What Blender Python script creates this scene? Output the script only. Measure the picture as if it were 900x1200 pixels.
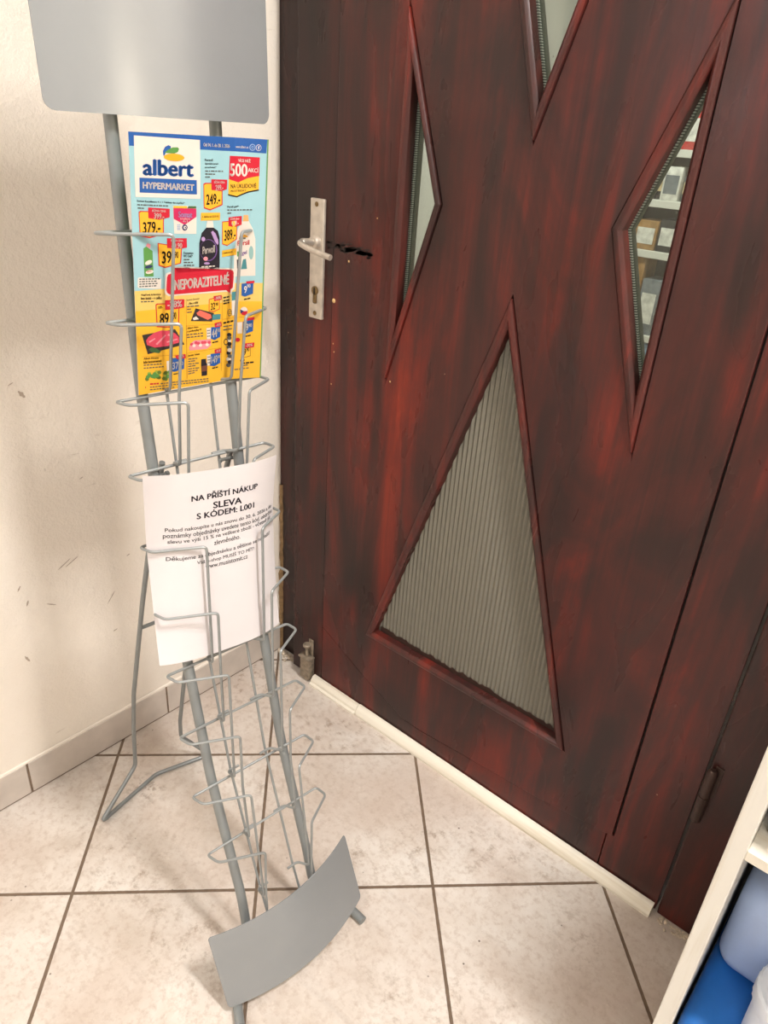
import bpy, bmesh, math, random
from mathutils import Vector, Matrix

for o in list(bpy.data.objects):
    bpy.data.objects.remove(o, do_unlink=True)
SC = bpy.context.scene
COL = SC.collection

# ------------------------------------------------------------------ camera
cam_d = bpy.data.cameras.new('camera')
cam = bpy.data.objects.new('camera', cam_d)
COL.objects.link(cam)
YAW, PITCH, ROLL = -0.685896, -0.482034, 0.0712768
fwd = Vector((math.sin(YAW) * math.cos(PITCH), math.cos(YAW) * math.cos(PITCH), math.sin(PITCH)))
rt0 = Vector((math.cos(YAW), -math.sin(YAW), 0))
up0 = rt0.cross(fwd)
rt = math.cos(ROLL) * rt0 + math.sin(ROLL) * up0
up = -math.sin(ROLL) * rt0 + math.cos(ROLL) * up0
M = Matrix((rt, up, -fwd)).transposed().to_4x4()
M.translation = Vector((1.205425, -1.027075, 1.274383))
cam.matrix_world = M
cam_d.sensor_fit = 'VERTICAL'
cam_d.sensor_height = 24.0
cam_d.lens = 860.0 / 1200.0 * 24.0
cam_d.clip_start = 0.02
SC.camera = cam

# ------------------------------------------------------------------ light
W = bpy.data.worlds.new('world')
SC.world = W
W.use_nodes = True
W.node_tree.nodes['Background'].inputs[0].default_value = (0.95, 0.95, 0.95, 1)
W.node_tree.nodes['Background'].inputs[1].default_value = 0.20
SC.view_settings.view_transform = 'Standard'
SC.view_settings.look = 'None'
SC.view_settings.gamma = 1.0
SC.view_settings.use_curve_mapping = False
SC.view_settings.exposure = 0.0


def area(name, loc, target, sx, sy, power, col):
    d = bpy.data.lights.new(name, 'AREA')
    d.shape = 'RECTANGLE'
    d.size, d.size_y, d.energy, d.color = sx, sy, power, col
    o = bpy.data.objects.new(name, d)
    COL.objects.link(o)
    o.location = loc
    o.rotation_euler = (Vector(target) - Vector(loc)).to_track_quat('-Z', 'Y').to_euler()
    return o


area('ceiling_tube_light', (1.75, -0.45, 2.64), (1.65, -0.45, 0), 0.20, 0.6, 61, (1.0, 0.98, 0.955))
area('wall_light', (3.37, -0.28, 1.55), (0.4, -0.53, 1.36), 0.06, 0.30, 5, (1.0, 0.84, 0.64))
area('window_daylight', (0.02, -2.55, 1.75), (1.2, -1.2, 1.3), 0.6, 0.9, 9, (0.82, 0.91, 1.0))
area('ceiling_panel_light', (1.7, -2.3, 2.66), (1.7, -2.3, 0), 1.2, 0.6, 33, (1.0, 0.985, 0.97))
area('shop_ceiling_light', (-0.1, 1.9, 2.62), (-0.1, 1.9, 0), 1.2, 0.6, 45, (1.0, 0.97, 0.92))


# ------------------------------------------------------------------ helpers
def lin(c):
    c = c / 255.0
    return c / 12.92 if c <= 0.04045 else ((c + 0.055) / 1.055) ** 2.4


def rgb(r, g, b):
    return (lin(r), lin(g), lin(b), 1.0)


def mat(name, col, rough=0.5, metal=0.0, spec=0.5, trans=0.0, ior=1.45, vary=0.0, vscale=30.0, coat=0.0, bump=0.0):
    m = bpy.data.materials.new(name)
    m.use_nodes = True
    nt = m.node_tree
    b = nt.nodes['Principled BSDF']
    b.inputs['Base Color'].default_value = col
    b.inputs['Roughness'].default_value = rough
    b.inputs['Metallic'].default_value = metal
    b.inputs['Specular IOR Level'].default_value = spec
    b.inputs['Transmission Weight'].default_value = trans
    b.inputs['IOR'].default_value = ior
    b.inputs['Coat Weight'].default_value = coat
    if vary > 0 or bump > 0:
        tc = nt.nodes.new('ShaderNodeTexCoord')
        n = nt.nodes.new('ShaderNodeTexNoise')
        n.inputs['Scale'].default_value = vscale
        n.inputs['Detail'].default_value = 5
        nt.links.new(tc.outputs['Object'], n.inputs['Vector'])
        if vary > 0:
            r = nt.nodes.new('ShaderNodeValToRGB')
            r.color_ramp.elements[0].position = 0.3
            r.color_ramp.elements[1].position = 0.7
            r.color_ramp.elements[0].color = tuple(x * (1 - vary) for x in col[:3]) + (1,)
            r.color_ramp.elements[1].color = tuple(min(1, x * (1 + vary)) for x in col[:3]) + (1,)
            nt.links.new(n.outputs['Fac'], r.inputs['Fac'])
            nt.links.new(r.outputs['Color'], b.inputs['Base Color'])
        if bump > 0:
            bp = nt.nodes.new('ShaderNodeBump')
            bp.inputs['Strength'].default_value = bump
            bp.inputs['Distance'].default_value = 0.002
            nt.links.new(n.outputs['Fac'], bp.inputs['Height'])
            nt.links.new(bp.outputs['Normal'], b.inputs['Normal'])
    return m


class G:
    """tiny node-graph writer"""
    def __init__(s, name):
        s.m = bpy.data.materials.new(name)
        s.m.use_nodes = True
        s.nt = s.m.node_tree
        s.b = s.nt.nodes['Principled BSDF']

    def n(s, t, **kw):
        nd = s.nt.nodes.new(t)
        for k, v in kw.items():
            setattr(nd, k, v)
        return nd

    def lk(s, a, b):
        s.nt.links.new(a, b)

    def val(s, sock, v):
        if hasattr(v, 'is_output'):
            s.lk(v, sock)
        else:
            sock.default_value = v

    def math(s, op, a, b=0.0, c=0.0):
        nd = s.n('ShaderNodeMath', operation=op)
        for i, v in enumerate((a, b, c)):
            s.val(nd.inputs[i], v)
        return nd.outputs[0]

    def coord(s):
        return s.n('ShaderNodeTexCoord').outputs['Object']

    def mapping(s, v, loc=(0, 0, 0), rot=(0, 0, 0), sc=(1, 1, 1)):
        nd = s.n('ShaderNodeMapping')
        nd.inputs['Location'].default_value = loc
        nd.inputs['Rotation'].default_value = rot
        nd.inputs['Scale'].default_value = sc
        s.lk(v, nd.inputs['Vector'])
        return nd.outputs[0]

    def noise(s, v, scale=1.0, detail=4, rough=0.55, dist=0.0):
        nd = s.n('ShaderNodeTexNoise')
        nd.inputs['Scale'].default_value = scale
        nd.inputs['Detail'].default_value = detail
        nd.inputs['Roughness'].default_value = rough
        nd.inputs['Distortion'].default_value = dist
        s.lk(v, nd.inputs['Vector'])
        return nd.outputs['Fac']

    def ramp(s, f, stops):
        nd = s.n('ShaderNodeValToRGB')
        e = nd.color_ramp.elements
        e[0].position, e[0].color = stops[0]
        e[1].position, e[1].color = stops[-1]
        for p, c in stops[1:-1]:
            k = e.new(p)
            k.color = c
        s.val(nd.inputs['Fac'], f)
        return nd.outputs['Color']

    def rng(s, f, a, b, c=0.0, d=1.0):
        nd = s.n('ShaderNodeMapRange')
        s.val(nd.inputs['Value'], f)
        nd.inputs['From Min'].default_value = a
        nd.inputs['From Max'].default_value = b
        nd.inputs['To Min'].default_value = c
        nd.inputs['To Max'].default_value = d
        return nd.outputs[0]

    def mix(s, f, a, b, mode='MIX'):
        nd = s.n('ShaderNodeMix', data_type='RGBA', blend_type=mode)
        s.val(nd.inputs[0], f)
        s.val(nd.inputs[6], a)
        s.val(nd.inputs[7], b)
        return nd.outputs[2]

    def bump(s, h, strength, dist=0.002):
        nd = s.n('ShaderNodeBump')
        nd.inputs['Strength'].default_value = strength
        nd.inputs['Distance'].default_value = dist
        s.lk(h, nd.inputs['Height'])
        s.lk(nd.outputs[0], s.b.inputs['Normal'])

    def sep(s, v):
        nd = s.n('ShaderNodeSeparateXYZ')
        s.lk(v, nd.inputs[0])
        return nd.outputs


def link(name, bm, mats, parent=None, loc=None, smooth=True, auto=35):
    me = bpy.data.meshes.new(name)
    bmesh.ops.recalc_face_normals(bm, faces=bm.faces[:])
    bm.to_mesh(me)
    bm.free()
    return link_mesh(name, me, mats, parent, loc, smooth, auto)


def link_mesh(name, me, mats, parent=None, loc=None, smooth=True, auto=35):
    if not isinstance(mats, (list, tuple)):
        mats = [mats]
    for m in mats:
        me.materials.append(m)
    if loc is not None:
        me.transform(Matrix.Translation(-Vector(loc)))
    o = bpy.data.objects.new(name, me)
    COL.objects.link(o)
    if loc is not None:
        o.location = loc
    if parent is not None:
        o.parent = parent
        # part meshes are written in world coordinates
        o.matrix_parent_inverse = Matrix.Translation(-parent.location)
    if smooth:
        for p in me.polygons:
            p.use_smooth = True
        me.set_sharp_from_angle(angle=math.radians(auto))
    return o


def empty(name, loc):
    o = bpy.data.objects.new(name, None)
    o.empty_display_size = 0.05
    COL.objects.link(o)
    o.location = loc
    return o


def tag(o, label, cat, group=None, kind=None):
    o['label'] = label
    o['category'] = cat
    if group:
        o['group'] = group
    if kind:
        o['kind'] = kind
    return o


def struct(o):
    o['kind'] = 'structure'
    return o


def box(bm, x0, x1, y0, y1, z0, z1, bev=0.0, seg=2, mi=0):
    r = bmesh.ops.create_cube(bm, size=1.0)
    vs = r['verts']
    for v in vs:
        v.co = Vector((x0 + (v.co.x + 0.5) * (x1 - x0), y0 + (v.co.y + 0.5) * (y1 - y0), z0 + (v.co.z + 0.5) * (z1 - z0)))
    fs = set(f for v in vs for f in v.link_faces)
    for f in fs:
        f.material_index = mi
    if bev > 0:
        es = list(set(e for v in vs for e in v.link_edges))
        r = bmesh.ops.bevel(bm, geom=es, offset=bev, segments=seg, affect='EDGES', profile=0.5)
        for f in r['faces']:
            f.material_index = mi


def fillet(pts, rad, n=5):
    pts = [Vector(p) for p in pts]
    out = [pts[0]]
    for i in range(1, len(pts) - 1):
        a, b, c = pts[i - 1], pts[i], pts[i + 1]
        d1, d2 = (a - b), (c - b)
        r = min(rad, d1.length * 0.45, d2.length * 0.45)
        p, q = b + d1.normalized() * r, b + d2.normalized() * r
        for k in range(n + 1):
            t = k / n
            out.append((1 - t) ** 2 * p + 2 * t * (1 - t) * b + t * t * q)
    out.append(pts[-1])
    return out


def sweep(bm, pts, rad, seg=10, caps=True, mi=0):
    """round bar along a polyline; rad may be a number or a list"""
    pts = [Vector(p) for p in pts]
    pts = [p for i, p in enumerate(pts) if i == 0 or (p - pts[i - 1]).length > 1e-6]
    n = len(pts)
    rads = rad if isinstance(rad, (list, tuple)) else [rad] * n
    T = []
    for i in range(n):
        a = pts[max(0, i - 1)]
        b = pts[min(n - 1, i + 1)]
        T.append((b - a).normalized())
    u = T[0].orthogonal().normalized()
    rings = []
    for i in range(n):
        u = (u - T[i] * u.dot(T[i])).normalized()
        v = T[i].cross(u)
        rings.append([bm.verts.new(pts[i] + (u * math.cos(2 * math.pi * k / seg) + v * math.sin(2 * math.pi * k / seg)) * rads[i]) for k in range(seg)])
    for i in range(n - 1):
        for k in range(seg):
            f = bm.faces.new((rings[i][k], rings[i][(k + 1) % seg], rings[i + 1][(k + 1) % seg], rings[i + 1][k]))
            f.material_index = mi
    if caps:
        for R in (rings[0][::-1], rings[-1]):
            f = bm.faces.new(R)
            f.material_index = mi


def prism(bm, poly, y0, y1, mi=0):
    """polygon in x,z extruded along y"""
    a = [bm.verts.new((x, y0, z)) for x, z in poly]
    b = [bm.verts.new((x, y1, z)) for x, z in poly]
    n = len(poly)
    for f in [bm.faces.new(a), bm.faces.new(b[::-1])] + [bm.faces.new((a[i], b[i], b[(i + 1) % n], a[(i + 1) % n])) for i in range(n)]:
        f.material_index = mi


def lathe(bm, prof, cx, cy, seg=32, mi=0, sx=1.0, sy=1.0, ribs=0, ribd=0.0):
    rings = []
    for r, z in prof:
        ring = []
        for k in range(seg):
            a = 2 * math.pi * k / seg
            rr = r + (ribd if (ribs and (k % 2)) else 0.0)
            ring.append(bm.verts.new((cx + rr * math.cos(a) * sx, cy + rr * math.sin(a) * sy, z)))
        rings.append(ring)
    for i in range(len(rings) - 1):
        for k in range(seg):
            f = bm.faces.new((rings[i][k], rings[i][(k + 1) % seg], rings[i + 1][(k + 1) % seg], rings[i + 1][k]))
            f.material_index = mi
    for R in (rings[0][::-1], rings[-1]):
        f = bm.faces.new(R)
        f.material_index = mi


# ------------------------------------------------------------------ materials
SCUFFS = [(-0.5232, 0.8417, 0.016, 0.0035, 2.2), (-0.578, 0.4454, 0.012, 0.002, 1.2), (-0.5977, 0.3254, 0.018, 0.0022, 2.0), (-0.4986, 0.4979, 0.03, 0.0014, 0.5), (-0.4833, 0.4972, 0.03, 0.0012, 0.45), (-0.3659, 0.4642, 0.008, 0.0014, 0.3), (-0.4143, 0.2988, 0.01, 0.0018, 0.2), (-0.4143, 0.3814, 0.03, 0.0012, 0.9), (-0.5878, 0.4823, 0.012, 0.0016, 1.0), (-0.5353, 0.4228, 0.02, 0.0012, 2.6), (-0.538, 0.8624, 0.01, 0.001, 0.4), (-0.4416, 0.6621, 0.008, 0.001, 0.4)]
TILE, TOX, TOY, TTH = 0.333, 0.266949, -0.699678, 0.785794


def floor_material():
    g = G('floor_tiles')
    c = g.coord()
    sx = g.sep(c)
    dx, dy = g.math('SUBTRACT', sx[0], TOX), g.math('SUBTRACT', sx[1], TOY)
    cs, sn = math.cos(TTH) / TILE, math.sin(TTH) / TILE
    i = g.math('ADD', g.math('MULTIPLY', dx, cs), g.math('MULTIPLY', dy, sn))
    j = g.math('ADD', g.math('MULTIPLY', dx, -sn), g.math('MULTIPLY', dy, cs))
    ei = g.math('ABSOLUTE', g.math('SUBTRACT', g.math('FRACT', g.math('ADD', i, 0.5)), 0.5))
    ej = g.math('ABSOLUTE', g.math('SUBTRACT', g.math('FRACT', g.math('ADD', j, 0.5)), 0.5))
    e = g.math('MINIMUM', ei, ej)
    wob = g.math('MULTIPLY', g.math('SUBTRACT', g.noise(c, 90, 3), 0.5), 0.004)
    e = g.math('ADD', e, wob)
    grout = g.rng(e, 0.0075, 0.0105, 1.0, 0.0)
    # per tile offset
    fi, fj = g.math('FLOOR', i), g.math('FLOOR', j)
    wn = g.n('ShaderNodeTexWhiteNoise', noise_dimensions='2D')
    cb = g.n('ShaderNodeCombineXYZ')
    g.lk(fi, cb.inputs[0]); g.lk(fj, cb.inputs[1])
    g.lk(cb.outputs[0], wn.inputs['Vector'])
    ofs = g.n('ShaderNodeVectorMath', operation='MULTIPLY_ADD')
    g.lk(wn.outputs['Color'], ofs.inputs[0])
    ofs.inputs[1].default_value = (7, 7, 7)
    g.lk(c, ofs.inputs[2])
    t = ofs.outputs[0]
    big = g.noise(t, 5.5, 6, 0.62, 0.3)
    base = g.ramp(big, [(0.28, rgb(190, 177, 164)), (0.46, rgb(210, 200, 190)), (0.62, rgb(220, 213, 205)), (0.78, rgb(208, 196, 184))])
    # diagonal marble veins
    vein = g.noise(g.mapping(t, rot=(0, 0, 0.95), sc=(3.0, 26.0, 1)), 1.0, 5, 0.6, 0.6)
    base = g.mix(g.rng(vein, 0.56, 0.75, 0.0, 0.5), base, rgb(184, 174, 166))
    # mottled orange-peel dirt
    fine = g.noise(c, 75, 6, 0.7)
    base = g.mix(g.rng(g.noise(c, 2.6, 5, 0.65), 0.42, 0.66, 0.0, 0.55), base, rgb(188, 168, 154))
    base = g.mix(g.rng(fine, 0.48, 0.70, 0.0, 0.7), base, rgb(180, 161, 147))
    lightp = g.noise(c, 140, 3, 0.6)
    base = g.mix(g.rng(lightp, 0.62, 0.8, 0.0, 0.4), base, rgb(240, 230, 218))
    # brown foot grime clusters
    gr1 = g.noise(c, 4.2, 3, 0.5)
    gr2 = g.noise(c, 38, 5, 0.7)
    dirt = g.math('MULTIPLY', g.rng(gr1, 0.47, 0.64), g.rng(gr2, 0.53, 0.68))
    base = g.mix(g.math('MULTIPLY', dirt, 0.62), base, rgb(128, 102, 78))
    # specks
    vo = g.n('ShaderNodeTexVoronoi')
    vo.inputs['Scale'].default_value = 26
    g.lk(c, vo.inputs['Vector'])
    sp = g.math('MULTIPLY', g.rng(vo.outputs['Distance'], 0.035, 0.06, 1, 0), g.rng(g.noise(c, 9, 2), 0.5, 0.58))
    base = g.mix(g.math('MULTIPLY', sp, 0.85), base, rgb(75, 58, 45))
    # smear where the rear foot stands
    sm = g.noise(g.mapping(c, sc=(1, 1, 1)), 55, 5, 0.7)
    px, py = g.math('SUBTRACT', sx[0], 0.155), g.math('SUBTRACT', sx[1], -0.475)
    d = g.math('SQRT', g.math('ADD', g.math('MULTIPLY', px, px), g.math('MULTIPLY', py, py)))
    spot = g.math('MULTIPLY', g.rng(d, 0.0, 0.055, 1, 0), g.rng(sm, 0.5, 0.62))
    base = g.mix(g.math('MULTIPLY', spot, 0.85), base, rgb(110, 82, 55))
    gc = g.mix(g.noise(c, 60, 4), rgb(88, 72, 58), rgb(132, 112, 94))
    col = g.mix(grout, base, gc)
    g.lk(col, g.b.inputs['Base Color'])
    g.lk(g.rng(fine, 0.3, 0.7, 0.34, 0.5), g.b.inputs['Roughness'])
    h = g.math('ADD', g.math('MULTIPLY', grout, -1.2), g.math('MULTIPLY', fine, 0.12))
    g.bump(h, 0.5, 0.0018)
    return g.m


def wall_material(name, tint=(240, 231, 219), low=(232, 221, 208)):
    g = G(name)
    c = g.coord()
    n1 = g.noise(c, 3.0, 5, 0.6)
    col = g.ramp(n1, [(0.3, rgb(*low)), (0.65, rgb(*tint))])
    # scuffs
    s1 = g.noise(g.mapping(c, rot=(0.6, 0, 0), sc=(10, 14, 60)), 1.0, 4, 0.65)
    s2 = g.noise(c, 6.0, 3, 0.5)
    sc = g.math('MULTIPLY', g.rng(s1, 0.62, 0.72), g.rng(s2, 0.55, 0.66))
    col = g.mix(g.math('MULTIPLY', sc, 0.35), col, rgb(150, 130, 112))
    vo = g.n('ShaderNodeTexVoronoi')
    vo.inputs['Scale'].default_value = 11
    g.lk(g.mapping(c, sc=(1, 1, 0.6)), vo.inputs['Vector'])
    sp = g.math('MULTIPLY', g.rng(vo.outputs['Distance'], 0.03, 0.05, 1, 0), g.rng(g.noise(c, 5, 2), 0.52, 0.6))
    col = g.mix(g.math('MULTIPLY', sp, 0.8), col, rgb(110, 95, 80))
    # hairline crack
    g.lk(col, g.b.inputs['Base Color'])
    g.b.inputs['Roughness'].default_value = 0.75
    h = g.math('ADD', g.math('MULTIPLY', g.noise(c, 85, 5, 0.65), 1.0), g.math('MULTIPLY', g.noise(c, 260, 3), 0.35))
    g.bump(h, 0.55, 0.0035)
    return g.m


PATCHES = [(0.70, 0.85, 0.055, 0.24, 0.13), (0.935, 0.62, 0.035, 0.42, 0.15), (0.42, 0.62, 0.05, 0.22, 0.0), (0.62, 1.10, 0.09, 0.13, -0.10),
           (0.47, 1.30, 0.07, 0.20, -0.09), (0.30, 0.75, 0.05, 0.35, -0.06), (0.86, 1.05, 0.05, 0.30, 0.08), (0.86, 0.38, 0.05, 0.08, -0.10), (0.84, 0.28, 0.03, 0.06, 0.10), (0.60, 0.16, 0.2, 0.05, 0.04)]


def door_wood(name, bright=1.0, grain_rot=0.0):
    """dark stain brushed over red mahogany colour, grain upright"""
    g = G(name)
    c = g.coord()
    v = g.mapping(c, rot=(0, grain_rot, 0)) if grain_rot else c
    streak = g.noise(g.mapping(v, sc=(24, 20, 1.3)), 1.0, 6, 0.62, 0.8)
    fine = g.noise(g.mapping(v, sc=(190, 60, 5)), 1.0, 4, 0.6)
    blob = g.noise(g.mapping(v, loc=(3.3, 0, 1.7), sc=(7.5, 5, 2.3)), 1.0, 5, 0.6, 1.0)
    sx = g.sep(c)
    side = g.rng(sx[0], -0.36, 0.25, -0.19, 0.06)     # darker lock side: uneven stain, plus its weaker light put into the colour
    f = g.math('ADD', g.math('ADD', g.math('MULTIPLY', streak, 0.42), g.math('MULTIPLY', blob, 0.58)), side)
    for px_, pz_, rx_, rz_, amt in PATCHES:       # where the stain was brushed thin (red) or thick (dark)
        ax_ = g.math('DIVIDE', g.math('SUBTRACT', sx[0], px_ - 0.575), rx_)
        az_ = g.math('DIVIDE', g.math('SUBTRACT', sx[2], pz_), rz_)
        dd = g.math('ADD', g.math('MULTIPLY', ax_, ax_), g.math('MULTIPLY', az_, az_))
        f = g.math('ADD', f, g.math('MULTIPLY', g.math('POWER', 2.718, g.math('MULTIPLY', dd, -1.0)), amt))
    k = bright
    def q(r, gg, b):
        return rgb(r * k, gg * k, b * k)
    col = g.ramp(f, [(0.36, q(36, 28, 26)), (0.48, q(50, 31, 29)), (0.58, q(74, 35, 31)), (0.68, q(106, 38, 30)), (0.80, q(136, 47, 30))])
    col = g.mix(g.rng(fine, 0.35, 0.75, 0.0, 0.35), col, q(50, 28, 25))
    # dark brushed-over patches
    pt = g.noise(g.mapping(v, loc=(9, 4, 2), sc=(9, 5, 2.6)), 1.0, 4, 0.6, 0.8)
    col = g.mix(g.rng(pt, 0.55, 0.72, 0.0, 0.7), col, q(52, 34, 31))
    # tiny chips of pale filler
    vo = g.n('ShaderNodeTexVoronoi')
    vo.inputs['Scale'].default_value = 20
    g.lk(v, vo.inputs['Vector'])
    chip = g.math('MULTIPLY', g.rng(vo.outputs['Distance'], 0.022, 0.04, 1, 0), g.rng(g.noise(c, 8, 2), 0.55, 0.6))
    col = g.mix(g.math('MULTIPLY', chip, 0.8), col, rgb(190, 160, 130))
    g.lk(col, g.b.inputs['Base Color'])
    g.lk(g.rng(pt, 0.3, 0.7, 0.38, 0.22), g.b.inputs['Roughness'])
    g.b.inputs['Specular IOR Level'].default_value = 0.34
    h = g.math('ADD', g.math('MULTIPLY', fine, 0.6), g.math('MULTIPLY', streak, 0.6))
    g.bump(h, 0.25, 0.0015)
    return g.m


def painted_wood(name, tint, streak_rgb, rot=(0, 0, 0), sc=(60, 60, 2)):
    g = G(name)
    c = g.coord()
    s = g.noise(g.mapping(c, rot=rot, sc=sc), 1.0, 5, 0.6, 0.5)
    col = g.mix(g.rng(s, 0.5, 0.75), rgb(*tint), rgb(*streak_rgb))
    g.lk(col, g.b.inputs['Base Color'])
    g.b.inputs['Roughness'].default_value = 0.55
    g.bump(s, 0.15, 0.001)
    return g.m


M_FLOOR = floor_material()
M_WALL = wall_material('rough_plaster')
M_PLAIN = wall_material('pale_plaster', (232, 228, 220), (224, 220, 212))
M_DOOR = door_wood('mahogany_stain')
M_STILE = door_wood('mahogany_stain_dark', 0.86)
M_FRAME = door_wood('mahogany_stain_frame', 0.9)
M_BEAD = door_wood('mahogany_stain_bead', 1.05)
M_REVEAL = mat('grey_painted_wood', rgb(150, 148, 138), 0.5, vary=0.08)
M_SKIRT = mat('skirting_tile', rgb(198, 187, 177), 0.4, vary=0.12, vscale=14, bump=0.05)
M_GROUT = mat('grout', rgb(120, 102, 86), 0.9, vary=0.2, vscale=60)
M_STRIP = painted_wood('cream_painted_strip', (230, 223, 208), (206, 194, 172), sc=(2, 60, 60))
M_SHELFW = painted_wood('whitewashed_pine', (224, 221, 213), (206, 198, 182), sc=(70, 70, 3))
M_SHELFH = painted_wood('whitewashed_pine_board', (226, 220, 206), (210, 198, 176), sc=(3, 70, 70))
M_STEEL = mat('grey_powder_coat', rgb(134, 138, 138), 0.36, 0.25, 0.5, vary=0.05, vscale=25)
M_PANEL = mat('grey_sheet_metal', rgb(146, 149, 151), 0.27, 0.3, 0.5, vary=0.03, vscale=12)
M_WIRE = mat('grey_wire', rgb(144, 147, 146), 0.34, 0.3, 0.5, vary=0.05, vscale=80)
M_BOLT = mat('dark_bolt', rgb(70, 66, 60), 0.45, 0.6)
M_ALU = mat('worn_aluminium', rgb(196, 186, 174), 0.36, 0.55, vary=0.16, vscale=60, bump=0.1)
M_BRASS = mat('tarnished_brass', rgb(120, 98, 66), 0.45, 0.7, vary=0.2, vscale=120)
M_DARK = mat('dark_gap', rgb(22, 18, 16), 0.8)
M_HINGE = mat('painted_hinge', rgb(60, 42, 36), 0.45, 0.2, vary=0.15, vscale=90)
M_RUST = mat('grimy_steel', rgb(150, 138, 122), 0.5, 0.5, vary=0.3, vscale=90, bump=0.2)
M_PAPER = mat('white_paper', rgb(216, 210, 211), 0.7, vary=0.01)
M_FOAM = mat('ochre_filler', rgb(150, 122, 88), 0.9, vary=0.4, vscale=45, bump=0.8)
M_CRUMB = mat('plaster_crumbs', rgb(200, 184, 164), 0.9, vary=0.3, vscale=80)


def clear_glass():
    g = G('window_glass')
    nt = g.nt
    tr = g.n('ShaderNodeBsdfTransparent')
    tr.inputs[0].default_value = (0.93, 0.96, 0.94, 1)
    gl = g.n('ShaderNodeBsdfGlossy')
    gl.inputs['Roughness'].default_value = 0.02
    fr = g.n('ShaderNodeFresnel')
    fr.inputs['IOR'].default_value = 1.4
    mx = g.n('ShaderNodeMixShader')
    g.lk(g.math('MULTIPLY', fr.outputs[0], 0.8), mx.inputs[0])
    g.lk(tr.outputs[0], mx.inputs[1])
    g.lk(gl.outputs[0], mx.inputs[2])
    g.lk(mx.outputs[0], nt.nodes['Material Output'].inputs['Surface'])
    return g.m


M_GLASS = clear_glass()
M_REED = mat('reeded_glass', rgb(146, 142, 130), 0.2, 0.0, 0.5, trans=0.42, ior=1.15)

# ------------------------------------------------------------------ room shell
bm = bmesh.new()
box(bm, -0.12, 3.4, -3.6, 0.10, -0.06, 0.0)
struct(link('floor', bm, M_FLOOR, smooth=False))
bm = bmesh.new()
box(bm, -0.16, -0.006, -3.6, 0.10, 0.0, 2.7)
wall_left = struct(link('wall_left', bm, M_WALL, smooth=False))
bm = bmesh.new()
box(bm, 1.30, 3.4, 0.03, 0.16, 0.0, 2.7)
box(bm, -0.006, 1.30, 0.06, 0.16, 2.12, 2.7)
struct(link('wall_back', bm, M_WALL, smooth=False))
bm = bmesh.new()
box(bm, 3.4, 3.5, -3.6, 0.16, 0.0, 2.7)
struct(link('wall_right', bm, M_PLAIN, smooth=False))
bm = bmesh.new()
box(bm, -0.16, 3.5, -3.7, -3.6, 0.0, 2.7)
struct(link('wall_front', bm, M_PLAIN, smooth=False))
bm = bmesh.new()
box(bm, -0.16, 3.5, -3.7, 0.16, 2.7, 2.8)
struct(link('ceiling', bm, M_PLAIN, smooth=False))

# tiled skirting on the left wall
bm = bmesh.new()
ys = [0.045, -0.311, -0.641, -0.972, -1.305, -1.64, -1.97, -2.3]
rnd = random.Random(4)
for a, b in zip(ys[:-1], ys[1:]):
    box(bm, -0.006, 0.0, b + 0.0022, a - 0.0022, 0.003, 0.083 + rnd.uniform(-0.0015, 0.0015), 0.0015, 1)
box(bm, -0.006, -0.002, ys[-1], ys[0], 0.0, 0.082, mi=1)
# paint smeared over the upper edge
box(bm, -0.006, -0.001, ys[-1], ys[0], 0.080, 0.088, 0.002, 1, mi=2)
struct(link('baseboard_left', bm, [M_SKIRT, M_GROUT, M_WALL], smooth=False))

# scuffs on the plaster
bm = bmesh.new()
rnd = random.Random(40)
for y, z, ln, th, an in SCUFFS:
    n = 9
    up_, lo_ = [], []
    for k in range(n):
        t = k / (n - 1) - 0.5
        hw = th * (0.25 + 0.75 * (1 - (2 * t) ** 2)) * (0.6 + 0.6 * rnd.random())
        cy_, cz_ = y + t * ln * math.cos(an), z + t * ln * math.sin(an)
        up_.append(bm.verts.new((-0.0052, cy_ - hw * math.sin(an), cz_ + hw * math.cos(an))))
        lo_.append(bm.verts.new((-0.0052, cy_ + hw * math.sin(an), cz_ - hw * math.cos(an))))
    for k in range(n - 1):
        bm.faces.new((up_[k], up_[k + 1], lo_[k + 1], lo_[k]))
link('scuff_mark', bm, mat('wall_scuff', rgb(182, 166, 150), 0.8), wall_left, smooth=False)

# ragged filler where plaster meets the door frame
bm = bmesh.new()
rnd = random.Random(8)
prev = None
for i in range(44):
    z = i * 0.0115
    w = 0.002 + 0.004 * rnd.random() + (0.003 if z < 0.25 else 0.0)
    dd = 0.001 + 0.003 * rnd.random()
    cur = [bm.verts.new((-0.007, 0.052, z)), bm.verts.new((-0.007 + 0.003, 0.049 - w, z)), bm.verts.new((-0.003 + dd, 0.044 - w * 0.3, z)), bm.verts.new((0.004 + dd, 0.052, z))]
    if prev:
        for k in range(3):
            bm.faces.new((prev[k], prev[k + 1], cur[k + 1], cur[k]))
    prev = cur
struct(link('trim_4', bm, M_FOAM))

# ------------------------------------------------------------------ the room behind the door
bm = bmesh.new()
box(bm, -1.3, 3.4, 0.10, 3.6, -0.06, 0.0)
struct(link('floor_behind', bm, mat('shop_floor', rgb(196, 186, 172), 0.5, vary=0.06, vscale=8), smooth=False))
bm = bmesh.new()
box(bm, -1.4, -1.3, 0.10, 3.6, 0, 2.7)
box(bm, -1.4, -0.16, 0.06, 0.16, 0, 2.7)
struct(link('wall_behind_left', bm, M_PLAIN, smooth=False))
bm = bmesh.new()
box(bm, -1.4, 3.4, 3.6, 3.7, 0, 2.7)
struct(link('wall_behind_back', bm, M_PLAIN, smooth=False))
bm = bmesh.new()
box(bm, -1.4, 3.5, 0.16, 3.7, 2.7, 2.8)
struct(link('ceiling_behind', bm, M_PLAIN, smooth=False))
bm = bmesh.new()
box(bm, 2.6, 2.7, 0.16, 3.6, 0, 2.7)
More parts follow.
